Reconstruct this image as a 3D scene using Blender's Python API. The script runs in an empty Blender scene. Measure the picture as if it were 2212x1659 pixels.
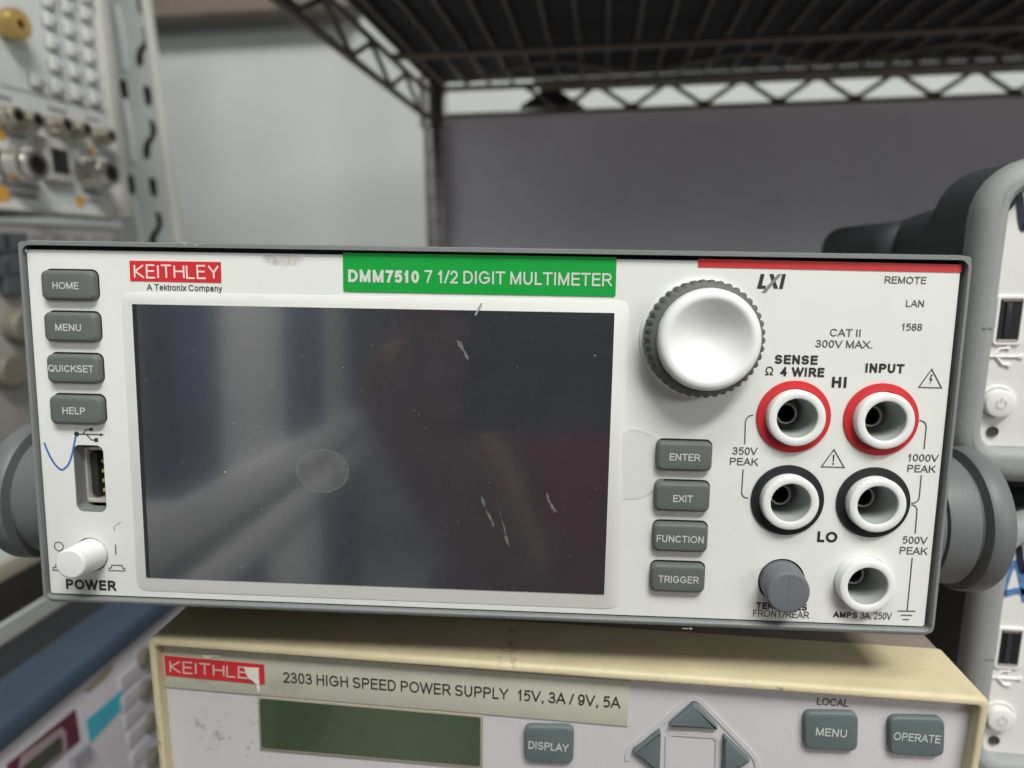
import bpy, bmesh, math, random
from mathutils import Vector, Matrix, Euler
random.seed(7)
D = bpy.data
SC = bpy.context.scene
COL = SC.collection
PI = math.pi

# ------------------------------------------------------------------ camera
# The pose was measured from the photograph in the frame of the multimeter's front panel
# (panel in the plane y = 0, metres).  U, V below are photo pixels at 2212 x 1659.
PW, PH, FL = 2212.0, 1659.0, 0.65
C0 = Vector((.01363439, -.1481044, .03153073))
R0 = Euler((1.44511334, -.01900293, .04374249)).to_matrix()
def cdir(u, v): return Vector(((u - PW/2)/(FL*PW), -(v - PH/2)/(FL*PW), -1.0))
# the room's own axes as seen in the photograph (depth lines, plumb lines)
yy = (R0 @ cdir(1300, 550)).normalized()
up = (R0 @ Vector((-.026, 6.38, 1))).normalized()
zz = (up - yy*up.dot(yy)).normalized()
xx = yy.cross(zz)
MR = Matrix((xx, yy, zz))                       # panel frame -> room
CW = MR @ C0
RW = MR @ R0
cam = D.cameras.new('camera'); cam_o = D.objects.new('camera', cam); COL.objects.link(cam_o)
cam_o.matrix_world = Matrix.Translation(CW) @ RW.to_4x4()
cam.sensor_width = 36; cam.lens = FL*36; cam.clip_start = .01; cam.clip_end = 50
cam.dof.use_dof = True; cam.dof.focus_distance = .150; cam.dof.aperture_fstop = 10.5
SC.camera = cam_o

# ------------------------------------------------------------------ light
wd = D.worlds.new('World'); SC.world = wd; wd.use_nodes = True
bg = wd.node_tree.nodes['Background']; bg.inputs[0].default_value = (.95, 1, .98, 1); bg.inputs[1].default_value = .16
def area(name, loc, target, sx, sy, power, col=(1, .99, .95)):
    l = D.lights.new(name, 'AREA'); l.shape = 'RECTANGLE'; l.size = sx; l.size_y = sy; l.energy = power; l.color = col
    o = D.objects.new(name, l); COL.objects.link(o); o.location = loc
    o.rotation_euler = (Vector(target) - Vector(loc)).to_track_quat('-Z', 'Y').to_euler(); return o
area('ceiling_and_fill_lamp', (.62, -1.08, 1.72), (0, 0, 0), 1.0, .22, 39)
area('ceiling_and_fill_lamp', (.10, -.75, 1.75), (-.25, .9, .1), 1.1, .25, 14)
area('ceiling_and_fill_lamp', (.9, 1.0, 1.5), (.9, 1.12, .2), 1.6, .12, 7, (.92, .96, 1))
area('ceiling_and_fill_lamp', (.5, -1.2, 1.7), (-.55, -2.1, -.3), 1.2, .4, 46).data.spread = math.radians(75)  # added lamp, brightens the rack that the screen mirrors
area('ceiling_and_fill_lamp', (2.5, -2.4, 1.15), (.1, .5, 0), 2.0, .6, 34)  # added low fill lamp for the board and the post's bright stripe
SC.view_settings.view_transform = 'Standard'; SC.view_settings.look = 'None'
SC.view_settings.exposure = 0; SC.view_settings.gamma = 1; SC.view_settings.use_curve_mapping = False
SC.render.engine = 'CYCLES'
SC.render.resolution_x, SC.render.resolution_y = 1024, 768

# ------------------------------------------------------------------ materials
MATS = {}
def mat(name, col, rough=.5, metal=0, spec=.5, grain=0, gscale=900, var=.06, vscale=40, coat=0, ior=None, alpha=1, bump2=0, b2scale=60, emit=0):
    if name in MATS: return MATS[name]
    m = D.materials.new(name); m.use_nodes = True; nt = m.node_tree; N = nt.nodes; L = nt.links
    b = N['Principled BSDF']; MATS[name] = m
    b.inputs['Roughness'].default_value = rough; b.inputs['Metallic'].default_value = metal
    b.inputs['Specular IOR Level'].default_value = spec; b.inputs['Coat Weight'].default_value = coat
    b.inputs['Coat Roughness'].default_value = .04
    b.inputs['Alpha'].default_value = alpha
    if ior: b.inputs['IOR'].default_value = ior
    tc = N.new('ShaderNodeTexCoord')
    n = N.new('ShaderNodeTexNoise'); n.inputs['Scale'].default_value = vscale; n.inputs['Detail'].default_value = 6
    n.inputs['Roughness'].default_value = .65
    L.new(tc.outputs['Object'], n.inputs['Vector'])
    mr = N.new('ShaderNodeMapRange'); mr.inputs[1].default_value = .3; mr.inputs[2].default_value = .7
    mr.inputs[3].default_value = 1 - var; mr.inputs[4].default_value = 1 + var*.4
    L.new(n.outputs['Fac'], mr.inputs[0])
    mx = N.new('ShaderNodeMix'); mx.data_type = 'RGBA'; mx.blend_type = 'MULTIPLY'; mx.inputs[0].default_value = 1
    mx.inputs[6].default_value = (*col, 1); L.new(mr.outputs[0], mx.inputs[7]); L.new(mx.outputs[2], b.inputs['Base Color'])
    m['mix'] = mx.name
    if grain:
        g = N.new('ShaderNodeTexNoise'); g.inputs['Scale'].default_value = gscale; g.inputs['Detail'].default_value = 3
        L.new(tc.outputs['Object'], g.inputs['Vector'])
        bp = N.new('ShaderNodeBump'); bp.inputs['Strength'].default_value = grain; bp.inputs['Distance'].default_value = .0004
        L.new(g.outputs['Fac'], bp.inputs['Height']); L.new(bp.outputs[0], b.inputs['Normal'])
    return m
def stains(m, spots, col, scale=300, thresh=.5, soft=.08, amount=.8):
    """dirt with a shape of its own: noise flecks inside soft ellipses (x, z, rx, rz) of the object's plane"""
    nt = m.node_tree; N = nt.nodes; L = nt.links; b = N['Principled BSDF']
    src = b.inputs['Base Color'].links[0].from_socket
    tc = N.new('ShaderNodeTexCoord'); sep = N.new('ShaderNodeSeparateXYZ'); L.new(tc.outputs['Object'], sep.inputs[0])
    def math_(op, a, c, clamp=False):
        k = N.new('ShaderNodeMath'); k.operation = op; k.use_clamp = clamp
        for i, s in enumerate((a, c)):
            if isinstance(s, (int, float)): k.inputs[i].default_value = s
            else: L.new(s, k.inputs[i])
        return k.outputs[0]
    tot = None
    for (x, z, rx, rz) in spots:
        dx = math_('DIVIDE', math_('SUBTRACT', sep.outputs[0], x), rx); dz = math_('DIVIDE', math_('SUBTRACT', sep.outputs[2], z), rz)
        r2 = math_('ADD', math_('MULTIPLY', dx, dx), math_('MULTIPLY', dz, dz))
        w = math_('SUBTRACT', 1, r2, True)
        tot = w if tot is None else math_('MAXIMUM', tot, w)
    n = N.new('ShaderNodeTexNoise'); n.inputs['Scale'].default_value = scale; n.inputs['Detail'].default_value = 8; n.inputs['Roughness'].default_value = .7
    L.new(tc.outputs['Object'], n.inputs['Vector'])
    k = math_('MULTIPLY', n.outputs['Fac'], math_('POWER', tot, .35))
    mr = N.new('ShaderNodeMapRange'); mr.inputs[1].default_value = thresh - soft; mr.inputs[2].default_value = thresh + soft
    mr.inputs[3].default_value = 0; mr.inputs[4].default_value = amount; L.new(k, mr.inputs[0])
    mx = N.new('ShaderNodeMix'); mx.data_type = 'RGBA'; L.new(mr.outputs[0], mx.inputs[0]); L.new(src, mx.inputs[6]); mx.inputs[7].default_value = (*col, 1)
    L.new(mx.outputs[2], b.inputs['Base Color'])
G = mat
m_bezel = G('grey_plastic', (.205, .215, .215), .48, grain=.25, gscale=1500, var=.08)
m_panel = G('white_panel', (.755, .775, .745), .42, grain=.06, gscale=2500, var=.03, vscale=60)
m_border = G('clear_overlay_border', (.735, .75, .71), .4, var=.02)
m_black = G('black_gap', (.006, .006, .007), .6)
m_screen = G('screen_glass', (.039, .041, .048), .11, ior=1.85, var=.12, vscale=90, coat=.6)
m_key = G('grey_rubber_key', (.115, .13, .122), .62, grain=.2, gscale=2600, var=.06)
m_print_b = G('black_print', (.022, .023, .022), .5)
m_print_g = G('grey_print', (.085, .087, .085), .5)
m_print_w = G('white_print', (.62, .64, .6), .5)
m_logo_w = G('logo_white', (.82, .70, .66), .5)
m_red = G('red_print', (.62, .022, .028), .45, var=.07, vscale=300)
m_green = G('green_label', (.0, .33, .04), .42, var=.03)
m_white = G('glossy_white_plastic', (.82, .83, .82), .38, spec=.35, var=.02)
m_sleeve = G('terminal_white', (.80, .82, .80), .35, var=.03)
m_grip = G('rubber_grip', (.115, .12, .108), .65, grain=.2)
m_steel = G('nickel', (.62, .59, .55), .42, metal=.45)
m_gold = G('gilt_contact', (.8, .58, .28), .45, metal=.5)
m_hub = G('hub_plastic', (.135, .142, .148), .5, grain=.15, gscale=1400, var=.1)
m_darkplastic = G('dark_plastic', (.02, .021, .023), .5)
m_switch = G('switch_grey', (.145, .16, .175), .6, grain=.15, var=.12, vscale=200)
m_blueink = G('blue_ink', (.02, .16, .46), .5)
m_scuff = G('scuffed_edge', (.34, .35, .35), .6)
m_tape = G('clear_tape', (.8, .82, .76), .25, alpha=.13)
m_residue = G('glue_residue', (.4, .42, .4), .6, alpha=.07, var=.5, vscale=500)
m_dust = G('dust', (.6, .6, .56), .8)
m_dirt = G('dirt', (.22, .2, .16), .9, alpha=.6)

# ------------------------------------------------------------------ mesh helpers
def link(name, me, m, parent=None, smooth=True):
    o = D.objects.new(name, me); COL.objects.link(o)
    if m: me.materials.clear(); me.materials.append(m)
    if parent: o.parent = parent
    return o
def shade(me, ang=35):
    for p in me.polygons: p.use_smooth = True
    bm = bmesh.new(); bm.from_mesh(me); t = math.radians(ang)
    for e in bm.edges:
        e.smooth = not (len(e.link_faces) != 2 or e.calc_face_angle(0) > t)
    bm.to_mesh(me); bm.free()
def mesh(name, V, F, m, parent=None, ang=35, fix=True):
    me = D.meshes.new(name); me.from_pydata([tuple(v) for v in V], [], F)
    if fix:
        bm = bmesh.new(); bm.from_mesh(me); bmesh.ops.recalc_face_normals(bm, faces=bm.faces); bm.to_mesh(me); bm.free()
    shade(me, ang); return link(name, me, m, parent)
def rr(cx, cz, w, h, r, k=7):
    r = max(min(r, w/2 - 1e-6, h/2 - 1e-6), 1e-5); out = []
    for (sx, sz, a0) in ((1, 1, 0), (-1, 1, 90), (-1, -1, 180), (1, -1, 270)):
        for i in range(k + 1):
            a = math.radians(a0 + 90*i/k); out.append((cx + sx*(w/2 - r) + r*math.cos(a), cz + sz*(h/2 - r) + r*math.sin(a)))
    return out
def circ(cx, cz, r, n=40): return [(cx + r*math.cos(2*PI*i/n), cz + r*math.sin(2*PI*i/n)) for i in range(n)]
def loft(name, rings, m, parent=None, cap=(True, True), closed=False, ang=35):
    """rings: list of (loop [(x,z)], y)"""
    V = []; F = []; n = len(rings[0][0])
    for lp, y in rings:
        ys = y if isinstance(y, (list, tuple)) else [y]*n
        V += [(p[0], q, p[1]) for p, q in zip(lp, ys)]
    R = len(rings)
    for a in range(R if closed else R - 1):
        b = (a + 1) % R
        for i in range(n):
            j = (i + 1) % n; F.append((a*n + i, a*n + j, b*n + j, b*n + i))
    if not closed:
        if cap[0]: F.append(tuple(range(n)))
        if cap[1]: F.append(tuple(range((R - 1)*n, R*n)))
    return mesh(name, V, F, m, parent, ang)
def rbox(name, cx, cz, w, h, r, yb, yf, bev, m, parent=None, taper=0, k=7, dish=0):
    """rounded block, back at yb, front at yf (yf < yb), rounded front edge"""
    rings = [(rr(cx, cz, w, h, r, k), yb)]
    for i in range(6):
        a = PI/2*i/5; ins = bev*(1 - math.cos(a)) + taper; y = yf + bev*(1 - math.sin(a))
        rings.append((rr(cx, cz, w - 2*ins, h - 2*ins, r - ins*.6, k), y))
    return loft(name, rings, m, parent, ang=40)
def frame(name, cx, cz, w, h, r, iw, ih, ir, yb, yf, bev, m, parent=None, icx=None, icz=None, yi=None):
    """picture-frame ring: outer w x h, opening iw x ih"""
    icx = cx if icx is None else icx; icz = cz if icz is None else icz
    yi = yb if yi is None else yi; rings = [(rr(icx, icz, iw, ih, ir), yi)]
    for i in range(5):
        a = PI/2*i/4; g = bev*.5*(1 - math.sin(a)); rings.append((rr(icx, icz, iw + bev*(1 - math.cos(a)), ih + bev*(1 - math.cos(a)), ir), yf + bev*.5*(1 - math.sin(a))))
    for i in range(6):
        a = PI/2*i/5; ins = bev*(1 - math.sin(a)); rings.append((rr(cx, cz, w - 2*ins, h - 2*ins, r - ins*.7), yf + bev*(1 - math.cos(a))))
    rings.append((rr(cx, cz, w, h, r), yb))
    return loft(name, rings, m, parent, closed=True, ang=40)
def lathe(name, cx, cz, prof, m, parent=None, n=64, mod=None, ang=35, caps=(False, True)):
    """axis along y; prof = [(radius, y)] from the back to the front"""
    rings = []
    for (r, y) in prof:
        lp = []
        for i in range(n):
            a = 2*PI*i/n; q = r + (mod(a, r, y) if mod else 0); lp.append((cx + q*math.cos(a), cz + q*math.sin(a)))
        rings.append((lp, y))
    return loft(name, rings, m, parent, cap=caps, ang=ang)
def plate(name, loops, yb, yf, m, parent=None):
    """flat sheet with holes, loops[0] the outline"""
    cu = D.curves.new(name, 'CURVE'); cu.dimensions = '2D'; cu.fill_mode = 'BOTH'; cu.extrude = abs(yb - yf)/2
    for lp in loops:
        s = cu.splines.new('POLY'); s.points.add(len(lp) - 1); s.use_cyclic_u = True
        for p, q in zip(s.points, lp): p.co = (q[0], q[1], 0, 1)
    return from_curve(name, cu, (yb + yf)/2, m, parent)
def from_curve(name, cu, ymid, m, parent, T=None):
    o = D.objects.new('tmp', cu); COL.objects.link(o); bpy.context.view_layer.update()
    dg = bpy.context.evaluated_depsgraph_get(); me = D.meshes.new_from_object(o.evaluated_get(dg)); D.objects.remove(o); D.curves.remove(cu)
    me.name = name
    if T: me.transform(T)
    for v in me.vertices:
        x, y, z = v.co; v.co = (x, ymid - z, y)
    me.update(); shade(me)
    return link(name, me, m, parent)
def ngon(name, lp, yb, yf, m, parent=None, bev=0, seg=3):
    """prism on an outline with an optional rounded front edge"""
    bm = bmesh.new(); fr = [bm.verts.new((p[0], yf, p[1])) for p in lp]; bk = [bm.verts.new((p[0], yb, p[1])) for p in lp]; n = len(lp)
    f = bm.faces.new(fr); bm.faces.new(bk)
    for i in range(n): bm.faces.new((fr[i], fr[(i + 1) % n], bk[(i + 1) % n], bk[i]))
    bmesh.ops.recalc_face_normals(bm, faces=bm.faces)
    if bev:
        es = [e for e in bm.edges if abs(e.verts[0].co.y - yf) < 1e-9 and abs(e.verts[1].co.y - yf) < 1e-9]
        bmesh.ops.bevel(bm, geom=es, offset=bev, segments=seg, affect='EDGES', profile=.5)
    me = D.meshes.new(name); bm.to_mesh(me); bm.free(); shade(me); return link(name, me, m, parent)
def roundpoly(pts, r, k=5):
    out = []; n = len(pts)
    for i in range(n):
        p = Vector(pts[i]); a = (Vector(pts[i - 1]) - p); b = (Vector(pts[(i + 1) % n]) - p)
        t = min(r, a.length*.45, b.length*.45); A = p + a.normalized()*t; B = p + b.normalized()*t
        for j in range(k + 1):
            s = j/k; q = A*(1 - s)**2 + p*2*s*(1 - s) + B*s*s; out.append((q.x, q.y))
    return out
def box(name, x0, x1, y0, y1, z0, z1, m, parent=None, bev=0):
    bm = bmesh.new(); bmesh.ops.create_cube(bm, size=1)
    for v in bm.verts:
        v.co = ((x0 + x1)/2 + v.co.x*(x1 - x0), (y0 + y1)/2 + v.co.y*(y1 - y0), (z0 + z1)/2 + v.co.z*(z1 - z0))
    if bev: bmesh.ops.bevel(bm, geom=bm.edges[:], offset=bev, segments=3, affect='EDGES', profile=.5)
    me = D.meshes.new(name); bm.to_mesh(me); bm.free(); shade(me); return link(name, me, m, parent)
def ribbon(name, pts, w, y, m, parent=None, closed=False, th=.00006):
    P = [Vector(p) for p in pts]; n = len(P); Lf = []; Rt = []
    for i in range(n):
        a = P[i - 1] if (i or closed) else P[i]; b = P[(i + 1) % n] if (i < n - 1 or closed) else P[i]
        if closed or 0 < i < n - 1:
            d1 = (P[i] - a).normalized(); d2 = (b - P[i]).normalized(); d = (d1 + d2).normalized(); s = 1/max(.35, d.dot(d1))
        else: d = (b - a).normalized(); s = 1
        nn = Vector((-d.y, d.x))*w/2*s; Lf.append(P[i] + nn); Rt.append(P[i] - nn)
    V = [(p.x, y, p.y) for p in Lf] + [(p.x, y, p.y) for p in Rt] + [(p.x, y + th, p.y) for p in Lf] + [(p.x, y + th, p.y) for p in Rt]; F = []
    for i in range(n if closed else n - 1):
        j = (i + 1) % n
        F += [(i, j, n + j, n + i), (2*n + i, 2*n + j, 3*n + j, 3*n + i), (i, j, 2*n + j, 2*n + i), (n + i, n + j, 3*n + j, 3*n + i)]
    if not closed: F += [(0, n, 3*n, 2*n), (n - 1, 2*n - 1, 4*n - 1, 3*n - 1)]
    return mesh(name, V, F, m, parent)
def smoothline(pts, k=6):
    P = [Vector(p) for p in pts]; out = []
    for i in range(len(P) - 1):
        p0 = P[max(i - 1, 0)]; p1 = P[i]; p2 = P[i + 1]; p3 = P[min(i + 2, len(P) - 1)]
        for j in range(k):
            t = j/k; out.append(.5*((2*p1) + (p2 - p0)*t + (2*p0 - 5*p1 + 4*p2 - p3)*t*t + (3*p1 - p0 - 3*p2 + p3)*t**3))
    return out + [P[-1]]
def tube(name, pts, r, m, parent=None, n=10, closed=False):
    P = [Vector(p) for p in pts]; V = []; F = []; K = len(P)
    for i, p in enumerate(P):
        d = ((P[min(i + 1, K - 1)] - P[max(i - 1, 0)])).normalized()
        a = d.cross(Vector((0, 0, 1))) if abs(d.z) < .95 else d.cross(Vector((1, 0, 0))); a.normalize(); b = d.cross(a)
        for j in range(n):
            t = 2*PI*j/n; V.append(p + (a*math.cos(t) + b*math.sin(t))*r)
    for i in range(K - 1):
        for j in range(n): F.append((i*n + j, i*n + (j + 1) % n, (i + 1)*n + (j + 1) % n, (i + 1)*n + j))
    F += [tuple(range(n)), tuple(range((K - 1)*n, K*n))]
    return mesh(name, V, F, m, parent)
def join(name, objs, m, parent=None):
    """several pieces of one part -> one mesh"""
    bm = bmesh.new()
    for o in objs:
        bm.from_mesh(o.data)
    me = D.meshes.new(name); bm.to_mesh(me); bm.free()
    for o in objs: D.objects.remove(o)
    for p in me.polygons: p.use_smooth = True
    shade(me); return link(name, me, m, parent)

# ------------------------------------------------------------------ lettering: plain sans strokes, cap height 1
def el(cx, cy, rx, ry, a0, a1, n=14): return [(cx + rx*math.cos(math.radians(a0 + (a1 - a0)*i/n)), cy + ry*math.sin(math.radians(a0 + (a1 - a0)*i/n))) for i in range(n + 1)]
def ring(cx, cy, rx, ry): return el(cx, cy, rx, ry, 0, 360, 28)
_P = [(0, 1), (.58, 1)] + el(.6, .735, .4, .265, 90, -90, 10)[1:-1] + [(.58, .47), (0, .47)]
GL = {  # width, left and right side bearing, strokes
 'A': (.94, .0, .0, [[(0, 0), (.5, 1), (1, 0)], [(.25, .31), (.75, .31)]]), 'C': (.90, .07, .05, [el(.52, .5, .52, .5, 42, 318, 22)]),
 'D': (.82, .10, .07, [[(0, 0), (.42, 0)] + el(.42, .5, .58, .5, -90, 90, 16) + [(0, 1)], [(0, 0), (0, 1)]]), 'E': (.72, .10, .05, [[(1, 1), (0, 1), (0, 0), (1, 0)], [(0, .53), (.93, .53)]]),
 'F': (.68, .10, .03, [[(1, 1), (0, 1), (0, 0)], [(0, .51), (.88, .51)]]), 'G': (.96, .07, .09, [el(.5, .5, .5, .5, 42, 300, 20) + [(.98, .2), (.98, .47), (.55, .47)]]),
 'H': (.78, .10, .10, [[(0, 0), (0, 1)], [(1, 0), (1, 1)], [(0, .53), (1, .53)]]), 'I': (.0, .11, .11, [[(0, 0), (0, 1)]]), 'K': (.84, .10, .0, [[(0, 0), (0, 1)], [(.95, 1), (0, .36)], [(.36, .62), (1, 0)]]),
 'L': (.62, .10, .04, [[(0, 1), (0, 0), (1, 0)]]), 'M': (.92, .10, .10, [[(0, 0), (0, 1), (.5, .04), (1, 1), (1, 0)]]), 'N': (.78, .10, .10, [[(0, 0), (0, 1), (1, 0), (1, 1)]]),
 'O': (1.0, .06, .06, [ring(.5, .5, .5, .5)]), 'P': (.76, .10, .05, [[(0, 0), (0, 1)], _P]), 'Q': (1.0, .06, .06, [ring(.5, .5, .5, .5), [(.58, .24), (.96, -.04)]]),
 'R': (.84, .10, .02, [[(0, 0), (0, 1)], [(p[0]*.92, p[1]) for p in _P], [(.5, .47), (1, 0)]]), 'S': (.80, .06, .06, [el(.5, .745, .46, .255, 32, 268, 16) + el(.5, .255, .5, .255, 88, -146, 16)]),
 'T': (.82, .03, .03, [[(0, 1), (1, 1)], [(.5, 1), (.5, 0)]]), 'U': (.78, .10, .10, [[(0, 1), (0, .4)] + el(.5, .38, .5, .38, 180, 360, 14) + [(1, .4), (1, 1)]]),
 'V': (.94, .0, .0, [[(0, 1), (.5, 0), (1, 1)]]), 'W': (1.32, .0, .0, [[(0, 1), (.26, 0), (.5, 1), (.74, 0), (1, 1)]]), 'X': (.90, .0, .0, [[(0, 1), (1, 0)], [(0, 0), (1, 1)]]), 'Y': (.92, .0, .0, [[(0, 1), (.5, .42), (1, 1)], [(.5, .44), (.5, 0)]]),
 '0': (.66, .06, .06, [ring(.5, .5, .5, .5)]), '1': (.33, .12, .2, [[(0, .74), (.5, .84), (1, 1), (1, 0)]]), '2': (.66, .05, .06, [el(.5, .70, .48, .30, 165, -28, 14) + [(0, 0), (1, 0)]]),
 '3': (.66, .06, .06, [el(.46, .755, .43, .245, 158, -82, 12) + [(.34, .51)], [(.34, .51)] + el(.46, .265, .54, .265, 82, -160, 14)]), '4': (.70, .03, .04, [[(.76, 0), (.76, 1), (0, .29), (1, .29)]]),
 '5': (.66, .06, .06, [[(.92, 1), (.18, 1), (.07, .53)] + el(.46, .33, .54, .33, 125, -128, 16)]), '7': (.66, .06, .06, [[(0, 1), (1, 1), (.6, .5), (.34, 0)]]), '8': (.66, .06, .06, [ring(.5, .765, .44, .235), ring(.5, .265, .5, .265)]),
 '9': (.66, .06, .06, [ring(.5, .68, .5, .32), el(.5, .5, .5, .5, 10, -140, 12)]), '/': (.48, .0, .0, [[(0, 0), (1, 1)]]), '.': (.0, .14, .10, [[(0, 0), (0, .03)]]), ',': (.0, .14, .12, [[(0, .03), (0, -.02), (-.0, -.12)]]), ' ': (.16, .0, .0, []),
 '\u03a9': (.96, .03, .03, [[(.0, 0), (.34, 0)] + el(.5, .58, .47, .42, 244, -64, 20) + [(.66, 0), (1, 0)]]),
 'e': (.62, .05, .05, [[(.04, .37), (1, .37)], el(.5, .36, .5, .36, 0, 302, 18)]), 'k': (.58, .09, .0, [[(0, 0), (0, 1)], [(.9, .72), (0, .24)], [(.38, .45), (1, 0)]]), 't': (.30, .02, .03, [[(.42, .95), (.42, .14), (.62, 0), (1, 0)], [(0, .72), (1, .72)]]),
 'r': (.30, .09, .0, [[(0, 0), (0, .72)], [(0, .42), (.3, .64), (1, .70)]]), 'o': (.68, .05, .05, [ring(.5, .36, .5, .36)]), 'n': (.54, .09, .09, [[(0, 0), (0, .72)], [(0, .4)] + el(.5, .45, .5, .27, 180, 0, 10) + [(1, 0)]]), 'i': (.0, .1, .1, [[(0, 0), (0, .72)], [(0, .95), (0, 1)]]),
 'x': (.60, .0, .0, [[(0, .72), (1, 0)], [(0, 0), (1, .72)]]), 'm': (.94, .09, .09, [[(0, 0), (0, .72)], [(0, .4)] + el(.25, .5, .25, .22, 180, 0, 8) + [(.5, 0)], [(.5, .4)] + el(.75, .5, .25, .22, 180, 0, 8) + [(1, 0)]]),
 'p': (.62, .09, .05, [[(0, -.30), (0, .72)], ring(.5, .36, .5, .36)]), 'a': (.60, .05, .07, [[(.06, .56)] + el(.48, .5, .44, .22, 140, 0, 8) + [(.92, .06), (1, 0)], ring(.43, .2, .43, .2)]), 'y': (.60, .0, .0, [[(0, .72), (.5, .02)], [(1, .72), (.5, -.1), (.32, -.30), (.08, -.30)]])}
def lettering(body, t):
    """(vertices, faces, layer of each stroke) of a line of text, stroke weight t"""
    x = 0; V = []; F = []; LY = []; layer = 0
    def cut(pts):                                                   # sharp corners: two strokes that overlap
        if len(pts) < 3: return [pts]
        out = [[pts[0]]]
        for i in range(1, len(pts) - 1):
            out[-1].append(pts[i]); a, b, c = Vector(pts[i - 1]), Vector(pts[i]), Vector(pts[i + 1])
            if (b - a).length > 1e-6 and (c - b).length > 1e-6 and (b - a).angle(c - b) > math.radians(100): out.append([pts[i]])
        out[-1].append(pts[-1]); return out
    for ch in body:
        w, l, r, st = GL[ch]; x += l
        for pts in [c for q in st for c in cut(q)]:
            P = [Vector((x + t/2 + px*max(w - t, 0), t/2 + py*(1 - t))) for px, py in pts]
            closed = (P[0] - P[-1]).length < 1e-4; P = P[:-1] if closed else P
            if not closed: P[0] = P[0] + (P[0] - P[1]).normalized()*t*.5; P[-1] = P[-1] + (P[-1] - P[-2]).normalized()*t*.5
            n = len(P); b0 = len(V)
            for i in range(n):
                a = P[i - 1] if (i or closed) else None; b = P[(i + 1) % n] if (i < n - 1 or closed) else None
                if a is None: d = (b - P[i]).normalized(); k = 1
                elif b is None: d = (P[i] - a).normalized(); k = 1
                else:
                    d1 = (P[i] - a).normalized(); d2 = (b - P[i]).normalized(); d = d1 + d2; d = d.normalized() if d.length > 1e-6 else d1; k = min(1.5, 1/max(.42, d.dot(d1)))
                nn = Vector((-d.y, d.x))*t/2*k; V += [P[i] + nn, P[i] - nn]; LY += [layer]*2
            for i in range(n if closed else n - 1):
                j = (i + 1) % n; F.append((b0 + 2*i, b0 + 2*i + 1, b0 + 2*j + 1, b0 + 2*j))
            layer += 1
        x += max(w, t) + r
    return V, F, LY

# ------------------------------------------------------------------ frames: a thing's Empty and its pixel -> local mapping
class Fr:
    def __init__(s, name, M, label, cat, group=None):
        s.o = D.objects.new(name, None); COL.objects.link(s.o); s.o.empty_display_size = .02
        s.o.matrix_world = M; s.M = M; s.Mi = M.inverted()
        s.o['label'] = label; s.o['category'] = cat
        if group: s.o['group'] = group
        s.c = s.Mi @ CW
    def p(s, u, v, y=0.0):
        d = s.Mi.to_3x3() @ (RW @ cdir(u, v)); q = s.c + d*((y - s.c.y)/d.y); return (q.x, q.z)
    def poly(s, pts, y=0.0): return [s.p(u, v, y) for u, v in pts]
    def scale(s, u, v, y=0.0):
        a = Vector(s.p(u - 5, v, y)); b = Vector(s.p(u + 5, v, y)); c = Vector(s.p(u, v - 5, y)); d = Vector(s.p(u, v + 5, y))
        return (b - a).length/10, (d - c).length/10
    def text(s, body, u, v, w, h, m, y=-.00008, bold=0, shear=0, parent=None, name='lettering', spacing=1):
        V, F, LY = lettering(body, .23 if bold >= .01 else .148)
        X = [q.x for q in V]; Y = [q.y for q in V]; x0, x1, y0, y1 = min(X), max(X), -.3 if any(c in 'py' for c in body) else 0, 1
        sx, sz = s.scale(u, v, y); cx, cz = s.p(u, v, y); kx = w*sx/(x1 - x0); kz = h*sz/(y1 - y0)
        me = D.meshes.new(name); me.from_pydata([(cx + (q.x - (x0 + x1)/2)*kx, y - (k % 6)*.000003, cz + (q.y - (y0 + y1)/2)*kz) for q, k in zip(V, LY)], [], F)
        return link(name, me, m, parent or s.o)
    def strokes(s, word, quad, wpx, m, y, parent, gap=.28):
        """straight-stroke capitals between the corners TL, TR, BR, BL (pixels)"""
        G_ = {'K': ([(0, 0), (0, 1)], [(.78, 1), (.06, .50), (.82, 0)]), 'E': ([(.72, 1), (0, 1), (0, 0), (.74, 0)], [(.02, .53), (.66, .53)]), 'I': ([(0, 0), (0, 1)],),
              'T': ([(0, 1), (.92, 1)], [(.46, .98), (.46, 0)]), 'H': ([(0, 0), (0, 1)], [(.84, 0), (.84, 1)], [(.02, .53), (.82, .53)]), 'L': ([(0, 1), (0, 0), (.68, 0)],), 'Y': ([(0, 1), (.44, .46), (.88, 1)], [(.44, .48), (.44, 0)])}
        tot = sum(max(p[0] for l in G_[c] for p in l) for c in word) + gap*(len(word) - 1); x = 0
        a, b, c_, d = [Vector(q) for q in quad]; uu = s.scale(*((a + c_)/2), y)[0]; objs = []
        for i, ch in enumerate(word):
            for j, l in enumerate(G_[ch]):
                pts = []
                for (px, py) in l:
                    t = (x + px)/tot; q = (d.lerp(c_, t)).lerp(a.lerp(b, t), py); pts.append(Vector(s.p(q.x, q.y, y)))
                objs.append(ribbon('stroke', pts, wpx*uu, y - j*.00001, m, None, th=.00004))
            x += max(p[0] for l in G_[ch] for p in l) + gap
        return join('lettering', objs, m, parent)
def tag(o, label, cat, group=None, kind=None):
    if label: o['label'] = label
    if cat: o['category'] = cat
    if group: o['group'] = group
    if kind: o['kind'] = kind
    return o
def wray(u, v): return RW @ cdir(u, v)
def onY(u, v, Y): d = wray(u, v); return CW + d*((Y - CW.y)/d.y)
def onX(u, v, X): d = wray(u, v); return CW + d*((X - CW.x)/d.x)
def onZ(u, v, Z): d = wray(u, v); return CW + d*((Z - CW.z)/d.z)
def Mxyz(x, y, z, rz=0): return Matrix.Translation((x, y, z)) @ Matrix.Rotation(rz, 4, 'Z')

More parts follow.
